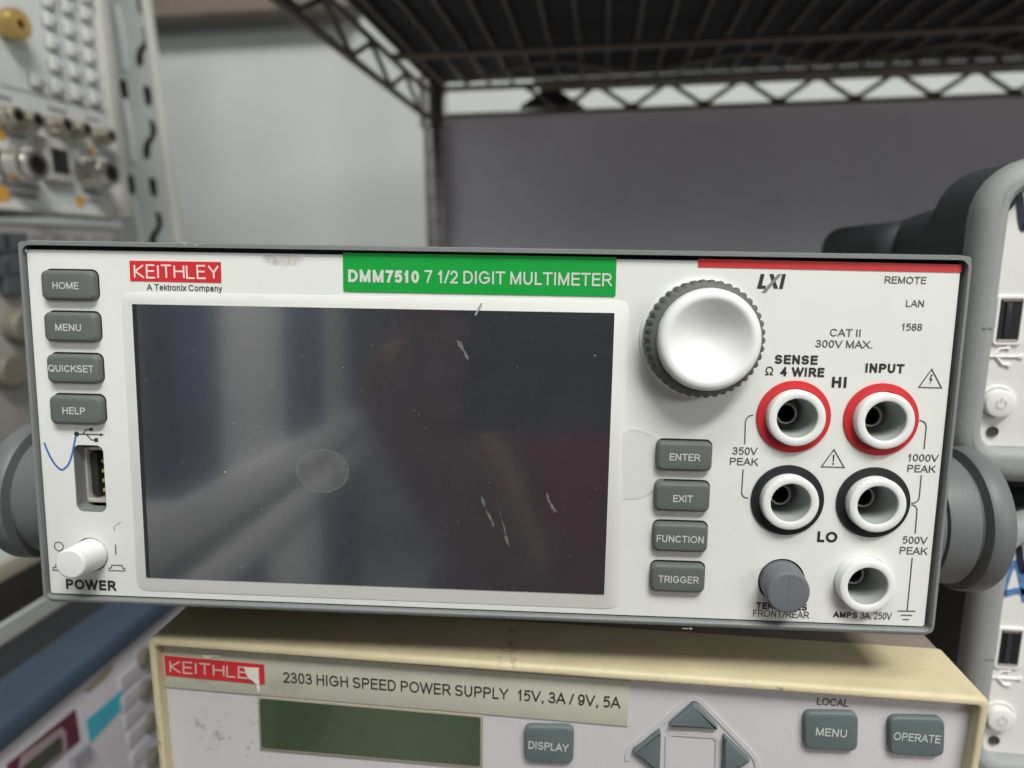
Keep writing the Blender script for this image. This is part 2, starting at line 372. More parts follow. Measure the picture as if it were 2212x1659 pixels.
# ================================================================== SETTING
m_wall = G('painted_wall', (.55, .575, .565), .7, grain=.1, gscale=300, var=.05, vscale=3)
wY = CW.y + 1.02
wall = box('wall', -1.6, 2.2, wY, wY + .1, -1.3, 1.8, m_wall); wall['kind'] = 'structure'
m_floor = G('floor_vinyl', (.30, .30, .29), .5, var=.15, vscale=4)
fl = box('floor', -3.5, 3.5, -4.6, wY - .002, -1.32, -1.28, m_floor); fl['kind'] = 'structure'

# ================================================================== MULTIMETER
dm = Fr('bench_multimeter', MR.to_4x4(), 'white-fronted bench multimeter with large dark screen, resting on the cream power supply', 'multimeter')
T = dm.o
bx0, bx1, bz0, bz1 = -.1042, .1049, -.0427, .0428
bcx, bcz, bw, bh = (bx0 + bx1)/2, (bz0 + bz1)/2, bx1 - bx0, bz1 - bz0
body = loft('case', [(rr(bcx, bcz, bw - .004, bh - .004, .003), .335), (rr(bcx, bcz, bw - .004, bh - .004, .003), .016)], m_hub, T)
bez = frame('bezel', bcx, bcz, bw, bh, .0026, .2070, .0831, .0009, .020, -.0012, .0011, m_bezel, T, .0002, .0004)
frame('gap', .0002, .0004, .2072, .0833, .001, .2040, .0798, .001, .014, .0020, .0001, m_black, T)
loft('backing', [(rr(0, .0001, .2075, .0835, .001), .0158), (rr(0, .0001, .2075, .0835, .001), .0152)], m_black, T)
# front panel sheet with its cut-outs
usb = dm.poly([(159, 961), (229, 961), (229, 1107), (159, 1107)]);
ux = (usb[0][0] + usb[1][0])/2; uz = (usb[0][1] + usb[2][1])/2; uw, uh = .0073, .0161
ux, uz = dm.p(194, 1034)
pwx, pwz = dm.p(197, 1198); swx, swz = dm.p(1688, 1255); amx, amz = dm.p(1862, 1256)
jk = {'hs': dm.p(1713.5, 900), 'hi': dm.p(1902, 906), 'ls': dm.p(1700, 1080), 'li': dm.p(1885, 1085)}
holes = [rr(ux, uz, uw, uh, .0017), circ(pwx, pwz, .0042), circ(swx, swz, .0053), circ(amx, amz, .0063)] + [circ(*q, .0066) for q in jk.values()]
panel = plate('front_panel', [rr(0, 0, .2057, .0815, .0007)] + holes, .0014, 0, m_panel, T)
sx, sz = dm.p(612, 562); stains(m_panel, [(sx, sz, .0055, .0016), (sx - .0035, sz + .0004, .0016, .001)], (.33, .30, .25), 420, .40, .16, .7)
# screen and its overlay
bo = roundpoly(dm.poly([(262, 631), (1361, 649), (1336, 1316), (296, 1275)]), .003)
ngon('screen_border', bo, -.00002, -.00014, m_border, T, .00008, 2)
so = dm.poly([(285.4, 656.8), (1327.5, 676.2), (1305, 1284), (316, 1247)], -.00022)
screen = ngon('screen', so, -.0002, -.00032, m_screen, T)
sl = dm.poly([(285.6, 657), (294, 657.2), (323.6, 1247.2), (316.2, 1246.8)], -.00036)
ngon('screen_edge', sl, -.00033, -.00036, G('screen_black_edge', (.016, .018, .017), .3), screen)
# prints
pr = [('A  Tektronix  Company', 398, 623.5, 163, 17.5, m_print_b, .004), ('REMOTE', 1956.5, 605, 90, 15.5, m_print_g, 0), ('LAN', 1977, 655.6, 39, 15, m_print_g, 0),
      ('1588', 1970, 706.5, 44, 15.5, m_print_g, 0), ('CAT  II', 1826, 718.8, 66, 16.6, m_print_g, .004), ('300V  MAX.', 1823, 743.4, 124, 16.6, m_print_g, .004),
      ('SENSE', 1720, 777, 93, 19.8, m_print_b, .028), ('\u03a9', 1662, 801, 17.4, 19, m_print_b, 0), ('4  WIRE', 1733, 803.6, 95.5, 20, m_print_b, .028),
      ('HI', 1813, 825.8, 31.6, 23.5, m_print_b, .028), ('INPUT', 1911.7, 795.6, 84, 20, m_print_b, .022), ('350V', 1609.4, 974.3, 55, 16.4, m_print_g, .006),
      ('PEAK', 1607.7, 997.2, 61.5, 16, m_print_g, .006), ('1000V', 1994.8, 989, 67, 16, m_print_g, .006), ('PEAK', 1991, 1012.5, 61.5, 16, m_print_g, .006),
      ('LO', 1787.4, 1159.9, 43.4, 23.4, m_print_b, .028), ('500V', 1977, 1166.9, 54, 16, m_print_g, .006), ('PEAK', 1974, 1189.8, 60.6, 16, m_print_g, .006),
      ('TERMINALS', 1688.4, 1309.9, 110, 15, m_print_b, .022), ('FRONT/REAR', 1687.5, 1326.5, 122, 15, m_print_g, 0), ('AMPS', 1825.8, 1328, 53, 13, m_print_b, .025),
      ('3A,  250V', 1892.8, 1330, 68.5, 15.5, m_print_g, 0), ('POWER', 197, 1263.5, 109, 22, m_print_b, .03)]
for (s, u, v, w, h, m, b) in pr: dm.text(s, u, v, w, h, m, bold=b, parent=panel)
# emblem with a grey slash
def z21(x, y): return ((2500 + x/2.37)*.54, (1000 + y/2.37)*.54)
for lp in ([(1287, 228), (1323, 228), (1297, 337), (1336, 337), (1330, 366), (1250, 366)], [(1491, 228), (1526, 228), (1494, 368), (1460, 368)], [(1370, 228), (1407, 228), (1450, 366), (1412, 366)]):
    ngon('emblem', dm.poly([z21(*q) for q in lp]), 0, -.00009, m_print_b, panel)
ngon('emblem_slash', dm.poly([z21(*q) for q in ((1450, 228), (1487, 228), (1335, 402), (1295, 402))]), -.00008, -.00013, G('mid_grey_print', (.22, .22, .21), .5), panel)
# warning triangles
def tri(pts, inner):
    ribbon('warning_symbol', dm.poly(pts), .00022, -.0001, m_print_g, panel, closed=True)
    for lp in inner: ngon('warning_symbol', dm.poly(lp), -.00002, -.0001, m_print_b, panel)
tri([(2012.5, 797.5), (1984.6, 836.3), (2033.6, 837.7)], [[(2012, 808), (2007, 820), (2010.5, 821), (2007.5, 831), (2014, 818.5), (2010.5, 817.5), (2014.5, 809)]])
tri([(1801.4, 970.9), (1774.3, 1008), (1823.4, 1009.5)], [[(1799.5, 982), (1798.8, 997), (1800.8, 997), (1802.3, 982)], [(1798, 1000), (1798, 1003.5), (1801, 1003.5), (1801, 1000)]])
def brk(*pts): ribbon('bracket_line', [Vector(q) for q in dm.poly(pts)], .00024, -.0001, m_print_g, panel)
def arc(a, c, b, k=6): return [((1 - t)**2*a[0] + 2*t*(1 - t)*c[0] + t*t*b[0], (1 - t)**2*a[1] + 2*t*(1 - t)*c[1] + t*t*b[1]) for t in [i/k for i in range(k + 1)]]
brk(*arc((1627, 896.6), (1611, 897), (1610, 914)), (1608.7, 959))
brk((1605.3, 1013.8), *arc((1602, 1061), (1601.5, 1075), (1616, 1075.6)))
brk(*arc((1986, 908), (2000, 909), (2000.6, 922.7)), (1995.8, 970))
brk((1990, 1026.5), *arc((1985.5, 1074), (1984, 1086), (1968.8, 1087)))
brk(*arc((1968.8, 1090.6), (1981.5, 1091), (1980.5, 1104.7)), (1976.7, 1152))
brk((1970.3, 1205.2), (1959.4, 1318.5))
brk((1939.5, 1319.4), (1977, 1320)); brk((1946, 1328.4), (1969.5, 1328.8)); brk((1950, 1337.6), (1963, 1338))
# power symbols
ribbon('power_symbol', circ(*dm.p(127.6, 1180), .00108, 24), .0002, -.0001, m_print_g, panel, closed=True)
brk((249.8, 1176), (250.4, 1198))
for du in (0, -121):
    q = [(236, 1232.2), (270, 1233), (269.5, 1227.5), (265.3, 1227.4), (264, 1221), (241.5, 1220.4), (241.3, 1226.6), (236, 1226.4)]
    ribbon('power_symbol', dm.poly([(a + du, b - (1 if du else 0)) for a, b in q]), .0002, -.0001, m_print_g, panel, closed=True)
# usb symbol
def zz1(x, y): return (x/2.074*.54, (1650 + y/2.074)*.54)
for lp in ([zz1(657, 178), zz1(838, 184)], [zz1(690, 178), zz1(715, 142), zz1(748, 139)], [zz1(722, 183), zz1(757, 226), zz1(790, 228)]): ribbon('usb_symbol', dm.poly(lp), .00022, -.0001, m_print_b, panel)
ngon('usb_symbol', dm.poly([zz1(833, 170), zz1(860, 185), zz1(833, 197)]), 0, -.0001, m_print_b, panel)
ngon('usb_symbol', dm.poly([zz1(785, 212), zz1(813, 212), zz1(814, 243), zz1(786, 243)]), 0, -.0001, m_print_b, panel)
ngon('usb_symbol', circ(*dm.p(*zz1(637, 178)), .00056, 20), 0, -.00011, m_print_b, panel); ngon('usb_symbol', circ(*dm.p(*zz1(757, 140)), .0004, 20), 0, -.00011, m_print_b, panel)
tick = [(368, 250), (400, 330), (450, 420), (497, 468), (528, 470), (570, 428), (598, 350), (615, 270), (630, 195)]
pt = ribbon('pen_tick', smoothline(dm.poly([zz1(*q) for q in tick])), .00042, -.00007, m_blueink, panel)
# logo plate, green label, red stripe
lg = ngon('logo_plate', dm.poly([(280, 563), (477.5, 566), (478.5, 611), (282, 607)]), 0, -.00012, m_red, T)
dm.strokes('KEITHLEY', [(290, 572.5), (471, 574.5), (472.5, 601.5), (291, 599.5)], 3.6, m_logo_w, -.0002, lg)
g_ = dm.poly([(741, 546), (1332, 556), (1329.5, 641), (742, 630)])
gl = ngon('model_label', [g_[0], g_[1]] + roundpoly([g_[1], g_[2], g_[3], g_[0]], .0006)[6:18], 0, -.00018, m_green, T)
dm.text('DMM7510', 828.5, 597, 153, 27, m_print_w, y=-.00026, bold=.03, parent=gl); dm.text('7  1/2  DIGIT  MULTIMETER', 1119, 601, 406, 28, m_print_w, y=-.00026, bold=.004, parent=gl)
ngon('red_stripe', dm.poly([(1508, 559), (2077.5, 571.5), (2075.5, 589), (1508, 577)]), 0, -.00014, m_red, T)
# buttons
def button(cu, cv, s, tu, tv, tw):
    x, z = dm.p(cu, cv)
    rbox('button_gap', x + .0001, z + .0002, .0126, .0071, .0016, .0002, -.00006, .00003, m_black, T)
    b = rbox('button', x, z, .0123, .0067, .0014, .0004, -.0019, .0009, m_key, T)
    dm.text(s, tu, tv, tw, 15, m_print_w, y=-.00196, bold=.008, parent=b)
for a in ((156, 617, 'HOME', 141.5, 617, 56.5), (162, 706.5, 'MENU', 147, 707.5, 55.7), (167.5, 796, 'QUICKSET', 152.8, 796.3, 98), (173, 884, 'HELP', 159.4, 887.4, 49),
          (1475.5, 983, 'ENTER', 1480, 987.8, 67), (1471, 1070, 'EXIT', 1475.5, 1077.4, 42.4), (1467, 1157, 'FUNCTION', 1469.5, 1164.6, 102), (1461.5, 1244, 'TRIGGER', 1466, 1252, 88)): button(*a)
# knob
kx, kz = dm.p(1511, 730)
kn = D.objects.new('rotary_knob', None); COL.objects.link(kn); kn.parent = T
lathe('skirt', kx, kz, [(.0131, -.0001), (.0131, -.0006), (.0127, -.0009), (.0110, -.0010)], m_white, kn)
def scal(a, r, y): return (.00065*abs(math.cos(a*21))**.8 - .0004) if r > .0120 else 0
lathe('grip', kx, kz, [(.0108, -.0012), (.01235, -.0014), (.0124, -.0020), (.0124, -.0048), (.0123, -.0054), (.0118, -.0060), (.0114, -.0063), (.0106, -.0064)], m_grip, kn, n=252, mod=scal, ang=50, caps=(False, False))
cp = [(.0108, -.0060), (.0108, -.0066), (.0107, -.0074)]
for i in range(9):
    a = PI/2*i/8; cp.append((.0107 - .0016*(1 - math.cos(a)), -.0074 - .0014*math.sin(a)))
for i in range(1, 25):
    r_ = .0091*(1 - i/24) + .00002; q_ = min(1, r_/.0088); cp.append((r_, -.0088 + .0042*(1 - q_*q_)**1.25))
lathe('cap', kx + .0003, kz, cp, m_white, kn, n=96, ang=60)
# banana terminals
def terminal(q, col, prot):
    t = D.objects.new('terminal', None); COL.objects.link(t); t.parent = T; x, z = q
    if col:
        lathe('ring', x, z, [(.0066, .0008), (.0080, .0008), (.0081, -.0002), (.0080, -.0005), (.0064, -.0006)], col, t, caps=(False, False))
    else: lathe('ring', x, z, [(.0061, .0016), (.0066, .0016), (.0066, .0010)], m_black, t, caps=(False, False))
    lathe('sleeve', x, z, [(.0062, .0060), (.0062, -prot + .0005), (.0061, -prot + .0002), (.0058, -prot), (.00475, -prot), (.0045, -prot + .0001), (.00435, -prot + .0004)], m_sleeve, t, caps=(False, False))
    lathe('bore', x, z, [(.00435, -prot + .0004), (.00428, -prot + .0007), (.0041, .0088), (.0020, .0090)], G('bore_grey', (.40, .43, .42), .5), t, caps=(False, False))
    lathe('contact', x, z, [(.0024, .0089), (.0024, .0042), (.0023, .0040), (.0021, .0040), (.0020, .0042), (.0020, .0046)], m_steel, t, n=32, caps=(False, False))
    lathe('contact_bore', x, z, [(.0020, .0046), (.0019, .0088), (.0001, .0089)], m_black, t, n=32, caps=(False, True))
m_blackring = G('black_ring', (.010, .011, .014), .55, var=.2, vscale=300); m_redring = G('red_ring', (.60, .020, .026), .5, var=.06, vscale=300)
terminal(jk['hs'], m_redring, .0026); terminal(jk['hi'], m_redring, .0026); terminal(jk['ls'], m_blackring, .0026); terminal(jk['li'], m_blackring, .0026); terminal((amx, amz), None, .0030)
# push buttons
def push(name, q, r0, r1, prot, m, tilt):
    x, z = q; n = 40
    prof = [(r0, .004), (r0, -.0002), (r1 + .0001, -prot + .0006), (r1, -prot + .0003), (r1 - .0003, -prot + .00004), (r1 - .0006, -prot)]
    rings = []
    for r, y in prof:
        k = max(0, -y)/prot; rings.append((circ(x + tilt[0]*k, z + tilt[1]*k, r, n), y))
    return loft(name, rings, m, T, cap=(False, True), ang=40)
push('power_button', (pwx, pwz), .0039, .0035, .0074, m_white, (.0001, .0006))
fs = push('terminal_switch', (swx, swz), .0049, .0047, .0056, m_switch, (-.0004, -.0004))
box('seam', swx - .0004 - .00004, swx - .0004 + .00004, -.00562, -.0055, swz - .0048, swz + .0038, G('seam_line', (.09, .1, .11), .6), fs)
loft('hole_backing', [(circ(pwx, pwz, .005, 24), .006), (circ(pwx, pwz, .005, 24), .0022)], m_black, T)
for (u, v, r) in ((434, 597, .00010), (1577, 1158, .0001), (1450, 1139, .00007), (1888, 1207, .00008), (250, 1110, .00008), (1600, 790, .00006), (1750, 690, .00006), (1385, 880, .00007), (560, 612, .00007), (1620, 1290, .00008)):
    ngon('dirt_speck', [(dm.p(u, v)[0] + r*(1 - .4*random.random())*math.cos(k), dm.p(u, v)[1] + r*(1 - .4*random.random())*math.sin(k)) for k in (0, 1, 2, 3, 4, 5)], -.00001, -.00006, m_dirt, panel)
ribbon('pencil_mark', smoothline(dm.poly([(262, 1128), (252, 1134), (246, 1139), (249, 1146)])), .00012, -.00006, m_dirt, panel)
# usb socket
up_ = D.objects.new('usb_port', None); COL.objects.link(up_); up_.parent = T
loft('recess', [(rr(ux, uz, uw - .0002, uh - .0002, .0017), .00005), (rr(ux, uz, uw - .0003, uh - .0003, .0017), .0045)], m_bezel, up_, cap=(False, False))
loft('recess_floor', [(rr(ux, uz, uw - .0001, uh, .0017), .016), (rr(ux, uz, uw - .0001, uh, .0017), .0155)], m_black, up_)
sxc = ux - .0005
frame('shell', sxc, uz, .0060, .0138, .0006, .0049, .0122, .0004, .0150, .0034, .0002, m_steel, up_)
box('tongue', sxc - .0021, sxc - .0004, .0042, .0150, uz - .0052, uz + .0052, m_darkplastic, up_, .0002)
for k in range(4): box('contact', sxc + .0001, sxc + .0009, .0050, .0120, uz - .0042 + k*.0024 - .0004, uz - .0042 + k*.0024 + .0004, m_gold, up_)
# handle hubs
def hub(x0, s, nm='handle_hub'):
    prof = [(.0166, -.004), (.0166, .0068), (.0158, .0069), (.0158, .0074), (.0170, .0075), (.0172, .0085), (.0172, .0148), (.0160, .0153), (.0160, .0163), (.0186, .0168), (.0190, .0176), (.0190, .0212), (.0186, .0220), (.0170, .0226), (.005, .0228)]
    y0, z0 = .0295, -.0240; n = 72; V = []; F = []
    for r, a in prof:
        for i in range(n): V.append((x0 + s*a, y0 + r*math.cos(2*PI*i/n), z0 + r*math.sin(2*PI*i/n)))
    for a in range(len(prof) - 1):
        for i in range(n): F.append((a*n + i, a*n + (i + 1) % n, (a + 1)*n + (i + 1) % n, (a + 1)*n + i))
    F.append(tuple(range((len(prof) - 1)*n, len(prof)*n)))
    h = mesh(nm, V, F, m_hub, T, 30)
    xa, xb = sorted((x0 + s*.0170, x0 + s*.0222)); box('handle_arm', xa, xb, y0 + .004, .26, z0 - .011, z0 + .011, m_hub, h, .002)
hub(bx1 + .0022, 1); hub(bx0 - .0022, -1)
for (x, y) in ((-.085, .035), (.085, .035), (-.085, .28), (.085, .28)):
    box('foot', x - .011, x + .011, y - .008, y + .008, bz0 - (.0125 + .055*0 + (y - .035)*.06*-1 if False else .0125), bz0 + .004, m_darkplastic, T, .002)
# wear: chipped bezel edges, glue marks, dust, scratches on the screen
def blob(name, pts, y, m, par, th=.00005): return ngon(name, pts, y + th, y, m, par)
def jag(cx, cz, rx, rz, n=14, j=.45): return [(cx + rx*(1 - j*random.random())*math.cos(2*PI*i/n), cz + rz*(1 - j*random.random())*math.sin(2*PI*i/n)) for i in range(n)]
for (u, v, rx, rz) in ((398, 524, .0011, .0005), (424, 526, .0006, .0008), (437, 525, .0012, .0004), (375, 525, .0005, .0002), (304, 520.6, .0002, .0002), (1480, 1356, .0012, .00035), (1492, 1356, .0008, .0004), (56, 540, .0004, .0007), (106, 1297, .0004, .0003)):
    blob('chip', jag(*dm.p(u, v + 2, -.0013), rx*.8, rz*.7, 18, .7), -.00125, m_scuff, bez)
tp = [dm.p(a, b) for a, b in ((1344, 935), (1360, 925), (1390, 930), (1425, 950), (1444, 985), (1440, 1020), (1420, 1050), (1385, 1072), (1346, 1074))]
blob('tape_film', roundpoly(tp, .002), -.0003, m_tape, panel)
ribbon('tape_film', smoothline(tp[1:]), .00012, -.00034, G('tape_edge', (.8, .82, .78), .3, alpha=.5), panel)
cr = dm.p(697, 1017, -.0004); rl = [(cr[0] + .0060*math.cos(2*PI*i/40)*(1 + .03*math.sin(3*i)), cr[1] + .0050*math.sin(2*PI*i/40)*(1 + .03*math.cos(2*i))) for i in range(40)]
blob('glue_mark', rl, -.00038, m_residue, screen, .00003)
ribbon('glue_mark', rl, .00018, -.00041, G('glue_edge', (.42, .44, .42), .6, alpha=.25), screen, closed=True, th=.00002)
for k in range(70):
    u = random.uniform(310, 1300); v = random.uniform(685, 1240); r = random.choice((.00006, .00008, .00012)) * (1 if k % 9 else 1.6)
    blob('dust_speck', jag(*dm.p(u, v, -.0004), r*.75, r*.75*random.uniform(.6, 1.6), 6), -.00036, m_dust, screen, .00003)
for pts, w in (([(1042, 1078), (1048, 1095), (1058, 1118), (1066, 1135)], .0005), ([(1076, 1092), (1082, 1120), (1090, 1150), (1097, 1178)], .0005), ([(990, 738), (1000, 755), (1008, 772)], .0006), ([(1180, 1070), (1190, 1090), (1198, 1102)], .0005)):
    for j in range(16):
        t = random.random()*(len(pts) - 1.001); i = int(t); f = t - i; u = pts[i][0]*(1 - f) + pts[i + 1][0]*f + random.uniform(-3, 3); v = pts[i][1]*(1 - f) + pts[i + 1][1]*f
        x, z = dm.p(u, v, -.0004); ribbon('scratch', [(x - .0002, z + random.uniform(.0004, .0009)), (x + .00005, z), (x + .0002, z - random.uniform(.0004, .0008))], w*random.uniform(.15, .45), -.00037, G('scratch_grey', (.34, .34, .31), .7, alpha=.42), screen, th=.00003)
ribbon('paint_fleck', smoothline(dm.poly([(1041, 655), (1035, 666), (1027, 681)])), .0004, -.0004, m_scuff, screen)

# ================================================================== POWER SUPPLY
d1 = MR @ R0 @ cdir(1240, 560); d1.normalize()
ra, rb = wray(315, 1378), wray(2144, 1510)
n_ = ra.cross(rb); h_ = n_.cross(d1).normalized(); h_ = -h_ if h_.x < 0 else h_
# distance so that the front is 0.206 m wide:  s*ra + w*h = t*rb
a11, a12, a22 = ra.dot(ra), -ra.dot(rb), rb.dot(rb); b1, b2 = -ra.dot(h_)*.206, rb.dot(h_)*.206
det = a11*a22 - a12*a12; s_ = (b1*a22 - a12*b2)/det
TLp = CW + ra*s_; v_ = h_.cross(d1).normalized()
MP = Matrix.Translation(TLp) @ Matrix((h_, d1, v_)).transposed().to_4x4()
ps = Fr('power_supply', MP, 'yellowed cream bench power supply with green display, underneath the multimeter', 'power supply')
P = ps.o
m_cream = G('yellowed_cream_plastic', (.64, .56, .36), .5, grain=.35, gscale=700, var=.12, vscale=60)
m_psbox = G('grey_beige_case', (.27, .23, .19), .6, grain=.5, gscale=1500, var=.12, vscale=80)
m_pspanel = G('lilac_white_panel', (.60, .585, .60), .5, grain=.1, var=.04, vscale=30)
m_strip = G('beige_strip', (.56, .56, .45), .45, var=.08, vscale=50)
m_pskey = G('slate_key', (.12, .16, .165), .6, grain=.3, gscale=2500, var=.08)
m_lcd = G('green_lcd', (.036, .064, .021), .22, var=.2, vscale=25, coat=.5)
H = .088; W_ = .206
frame('front_bezel', W_/2, -H/2, W_, H, .0022, W_ - .0044, H - .0044, .0012, .020, 0, .0013, m_cream, P, yi=.006)
loft('case', [(rr(W_/2, -H/2, W_ - .0015, H - .0015, .001), .33), (rr(W_/2, -H/2, W_ - .0015, H - .0015, .001), .0185)], m_psbox, P)
pspan = rbox('front_panel', W_/2, -H/2, W_ - .0040, H - .0040, .001, .018, .0032, .0002, m_pspanel, P)
YP = .0032
def z6(x, y): return ((500 + x/1.4747)*.54, (2450 + y/1.4747)*.54)
def z7(x, y): return ((1900 + x/1.0073)*.54, (2450 + y/1.0073)*.54)
st = ps.poly([z6(163, 192), z7(625, 278), z7(615, 460), z6(190, 438)], YP - .0004)
strip = ngon('label_strip', st, YP - .0001, YP - .0004, m_strip, P, .0001, 2)
stc = ps.p(*z6(940, 430), YP - .0004); stains(m_strip, [(stc[0], stc[1], .007, .0045), (ps.p(*z6(420, 415), 0)[0], ps.p(*z6(420, 415), 0)[1], .005, .003)], (.42, .40, .29), 350, .42, .1, .55)
plg = ngon('logo_plate', ps.poly([z6(232, 255), z6(820, 308), z6(825, 425), z6(242, 370)], YP - .0005), YP - .0003, YP - .0006, m_red, P)
ps.strokes('KEITHLE', [z6(266, 286), z6(722, 327), z6(722, 388), z6(268, 351)], 3.4, G('faded_logo_white', (.68, .5, .45), .6), YP - .0007, plg)
wp = [z6(*q) for q in ((705, 325), (740, 328), (788, 330), (790, 398), (795, 440), (797, 478), (785, 468), (775, 425), (752, 400), (728, 388), (712, 352))]
blob('torn_patch', ps.poly(wp, YP - .0008), YP - .0009, G('torn_white', (.78, .77, .70), .8, grain=.6, gscale=800), plg, .0003)
blob('torn_patch', ps.poly([z6(*q) for q in ((455, 250), (500, 246), (560, 254), (558, 262), (512, 262), (495, 274), (470, 270))], YP - .0006), YP - .0007, MATS['torn_white'], strip, .0003)
ps.text('2303  HIGH  SPEED  POWER  SUPPLY     15V,  3A  /  9V,  5A', 968, 1490, 727, 24, m_print_b, y=YP - .00048, bold=.004, parent=strip)
lc = ps.poly([z6(795, 505), z6(2098, 617), z6(2095, 905), z6(808, 795)], YP - .0003)
ngon('display_frame', [(lc[0][0] - .0006, lc[0][1] + .0006), (lc[1][0] + .0006, lc[1][1] + .0006), (lc[2][0] + .0006, lc[2][1] - .0009), (lc[3][0] - .0006, lc[3][1] - .0009)], YP - .0001, YP - .00045, G('display_rim', (.35, .32, .24), .5), P, .0002, 2)
ngon('display', roundpoly(lc, .0008), YP - .0002, YP - .0005, m_lcd, P)
def pskey(pts, s=None, tx=None, r=.0022):
    lp = roundpoly(ps.poly(pts, YP - .0012), r)
    b = ngon('button', lp, YP, YP - .0016, m_pskey, P, .0006, 4)
    if s: ps.text(s, *tx, m_print_w, y=YP - .00166, bold=.006, parent=b)
def kq(x0, x1, y0, y1, sl=.07):
    w = (x1 - x0)*sl; return [z7(x0, y0), z7(x1, y0 + w*.3), z7(x1 - 4, y1 + w*.2), z7(x0 + 2, y1 - w*.4)]
pskey(kq(198, 400, 456, 606), 'DISPLAY', (*z7(297, 540), 87, 17)); pskey(kq(1325, 1545, 400, 556), 'MENU', (*z7(1436, 484), 67, 17)); pskey(kq(1668, 1893, 420, 578), 'OPERATE', (*z7(1782, 505), 102, 17))
for q in ([(885, 366), (985, 472), (778, 458)], [(750, 476), (745, 650), (632, 560)], [(1003, 494), (996, 662), (1114, 600)]): pskey([z7(*a) for a in q], r=.0009)
ps.text('LOCAL', *z7(1443, 362), 68.6, 16, m_print_g, y=YP - .0001, bold=.002, parent=pspan)
rdg = [Vector(q) for q in ps.poly([z7(*q) for q in ((615, 640), (612, 555), (640, 540), (870, 345), (895, 343), (915, 352), (1120, 570), (1138, 592), (1136, 680))], YP)]
ribbon('key_ridge', [Vector(q) for q in roundpoly([tuple(q) for q in ps.poly([z7(*q) for q in ((617, 720), (612, 555), (884, 330), (1140, 592), (1134, 720))], YP)], .0028, 7)][8:-8], .0012, YP - .0003, m_pspanel, pspan, th=.0004)
ribbon('key_ridge', [Vector(q) for q in ps.poly([z7(*q) for q in ((772, 680), (776, 500), (790, 486), (965, 497), (978, 512), (974, 690))], YP)], .0010, YP - .0003, m_pspanel, pspan, th=.0004)
def spot6(x, y, rx, rz): a = ps.p(*z6(x, y), YP); return (a[0], a[1], rx, rz)
stains(m_pspanel, [spot6(480, 660, .013, .009), spot6(540, 780, .008, .009), spot6(780, 760, .008, .015), spot6(*(1900, 300), .02, .002)], (.30, .28, .24), 420, .56, .05, .65)
def spot7(x, y, rx, rz): a = ps.p(*z7(x, y), 0); return (a[0], a[1], rx, rz)
stains(m_cream, [spot7(130, 175, .005, .006), spot7(1225, 310, .002, .0012), (.0, -.03, .003, .03), spot6(390, 185, .004, .0015)], (.20, .16, .09), 500, .52, .06, .65)

# ================================================================== RIGHT: two stacked instruments
m_bump = G('grey_bumper', (.31, .325, .325), .6, grain=.2, gscale=900, var=.07)
m_body_shade = G('charcoal_body_and_shade', (.055, .058, .063), .6, grain=.3, gscale=900)  # dark body colour, also used to paint shade beside the bumper
m_ipanel = G('white_abs', (.78, .78, .75), .5, grain=.15, gscale=700, var=.02)
m_navy = G('navy_mark', (.012, .016, .05), .5)
yR = CW.y + .205
def instr(dv_scale, label):
    o = onY(2165, 640, yR); f = Fr('bench_instrument', Matrix.Translation(o), label, 'instrument', 'stacked white instruments beside the multimeter'); t = f.o
    return f, t
f, t = instr(0, 'upper white instrument with grey bumper and push power button, right of the multimeter')
lx = f.p(2143, 640)[0]                     # left edge of white panel
# local outline of the whole front: bumper left edge .. far right out of frame
x_l = f.p(2081, 640)[0]; z_t = f.p(2180, 338)[1]; z_b = f.p(2180, 1040)[1]; x_r = x_l + .21
cx, w_, cz, h_z = (x_l + x_r)/2, x_r - x_l, (z_t + z_b)/2, z_t - z_b
pl, pt_, pb = f.p(2138, 700)[0], f.p(2190, 408)[1], f.p(2150, 966)[1]
frame('bumper', cx, cz, w_, h_z, .016, x_r - .012 - pl, pt_ - pb, .006, .003, -.004, .005, m_bump, t, (pl + x_r - .012)/2, (pt_ + pb)/2, yi=.0025)
wp_ = rbox('front_panel', (pl + x_r - .012)/2, (pt_ + pb)/2, x_r - .012 - pl, pt_ - pb, .005, .0028, .0005, .0004, m_ipanel, t)
gz = f.p(2110, 706)[1]; box('seam', x_l + .004, pl - .0012, -.0041, -.0039, gz - .0002, gz + .0002, G('seam_shade', (.2, .205, .205), .6), t)
loft('case', [(rr(cx, cz - .006, w_ - .004, h_z - .022, .008), .10), (rr(cx, cz - .004, w_ - .001, h_z - .009, .012), .0245), (rr(cx, cz, w_ - .0002, h_z - .0004, .016), .024), (rr(cx, cz, w_ - .0002, h_z - .0004, .016), .0031)], m_body_shade, t)  # front sleeve in charcoal: the bumper side's shade put into colour
frame('rear_bumper', cx, cz - .008, w_ + .010, h_z - .0125, .009, .1, .05, .01, .112, .052, .006, m_body_shade, t)
for k in range(9):
    yk = .024 + k*.0026; box('vent_slot', x_l + .0036, x_l + .0062, yk, yk + .0012, cz + h_z*.24, cz + h_z*.24 + .008, m_black, t)
def ip(u, v): return f.p(u, v, .0005)
x, z = ip(2178, 692); sw_ = .0058
up2 = D.objects.new('usb_port', None); COL.objects.link(up2); up2.parent = t
frame('socket_rim', x, z, .0076, .0142, .0012, .0058, .0122, .0004, .0006, -.0002, .0003, m_ipanel, up2)
box('socket', x - .0028, x + .0028, .0001, .0004, z - .0060, z + .0060, m_black, up2)
box('tongue', x - .0012, x + .0002, -.0003, .00005, z - .0050, z + .0050, G('socket_tongue', (.03, .032, .04), .3), up2, .0001)
box('shell', x - .0026, x + .0026, -.0003, .0001, z - .0060, z - .0054, m_steel, up2); box('shell', x - .0024, x + .0024, -.0003, .0001, z + .0054, z + .0060, G('worn_shell', (.35, .28, .25), .4, metal=.6), up2)
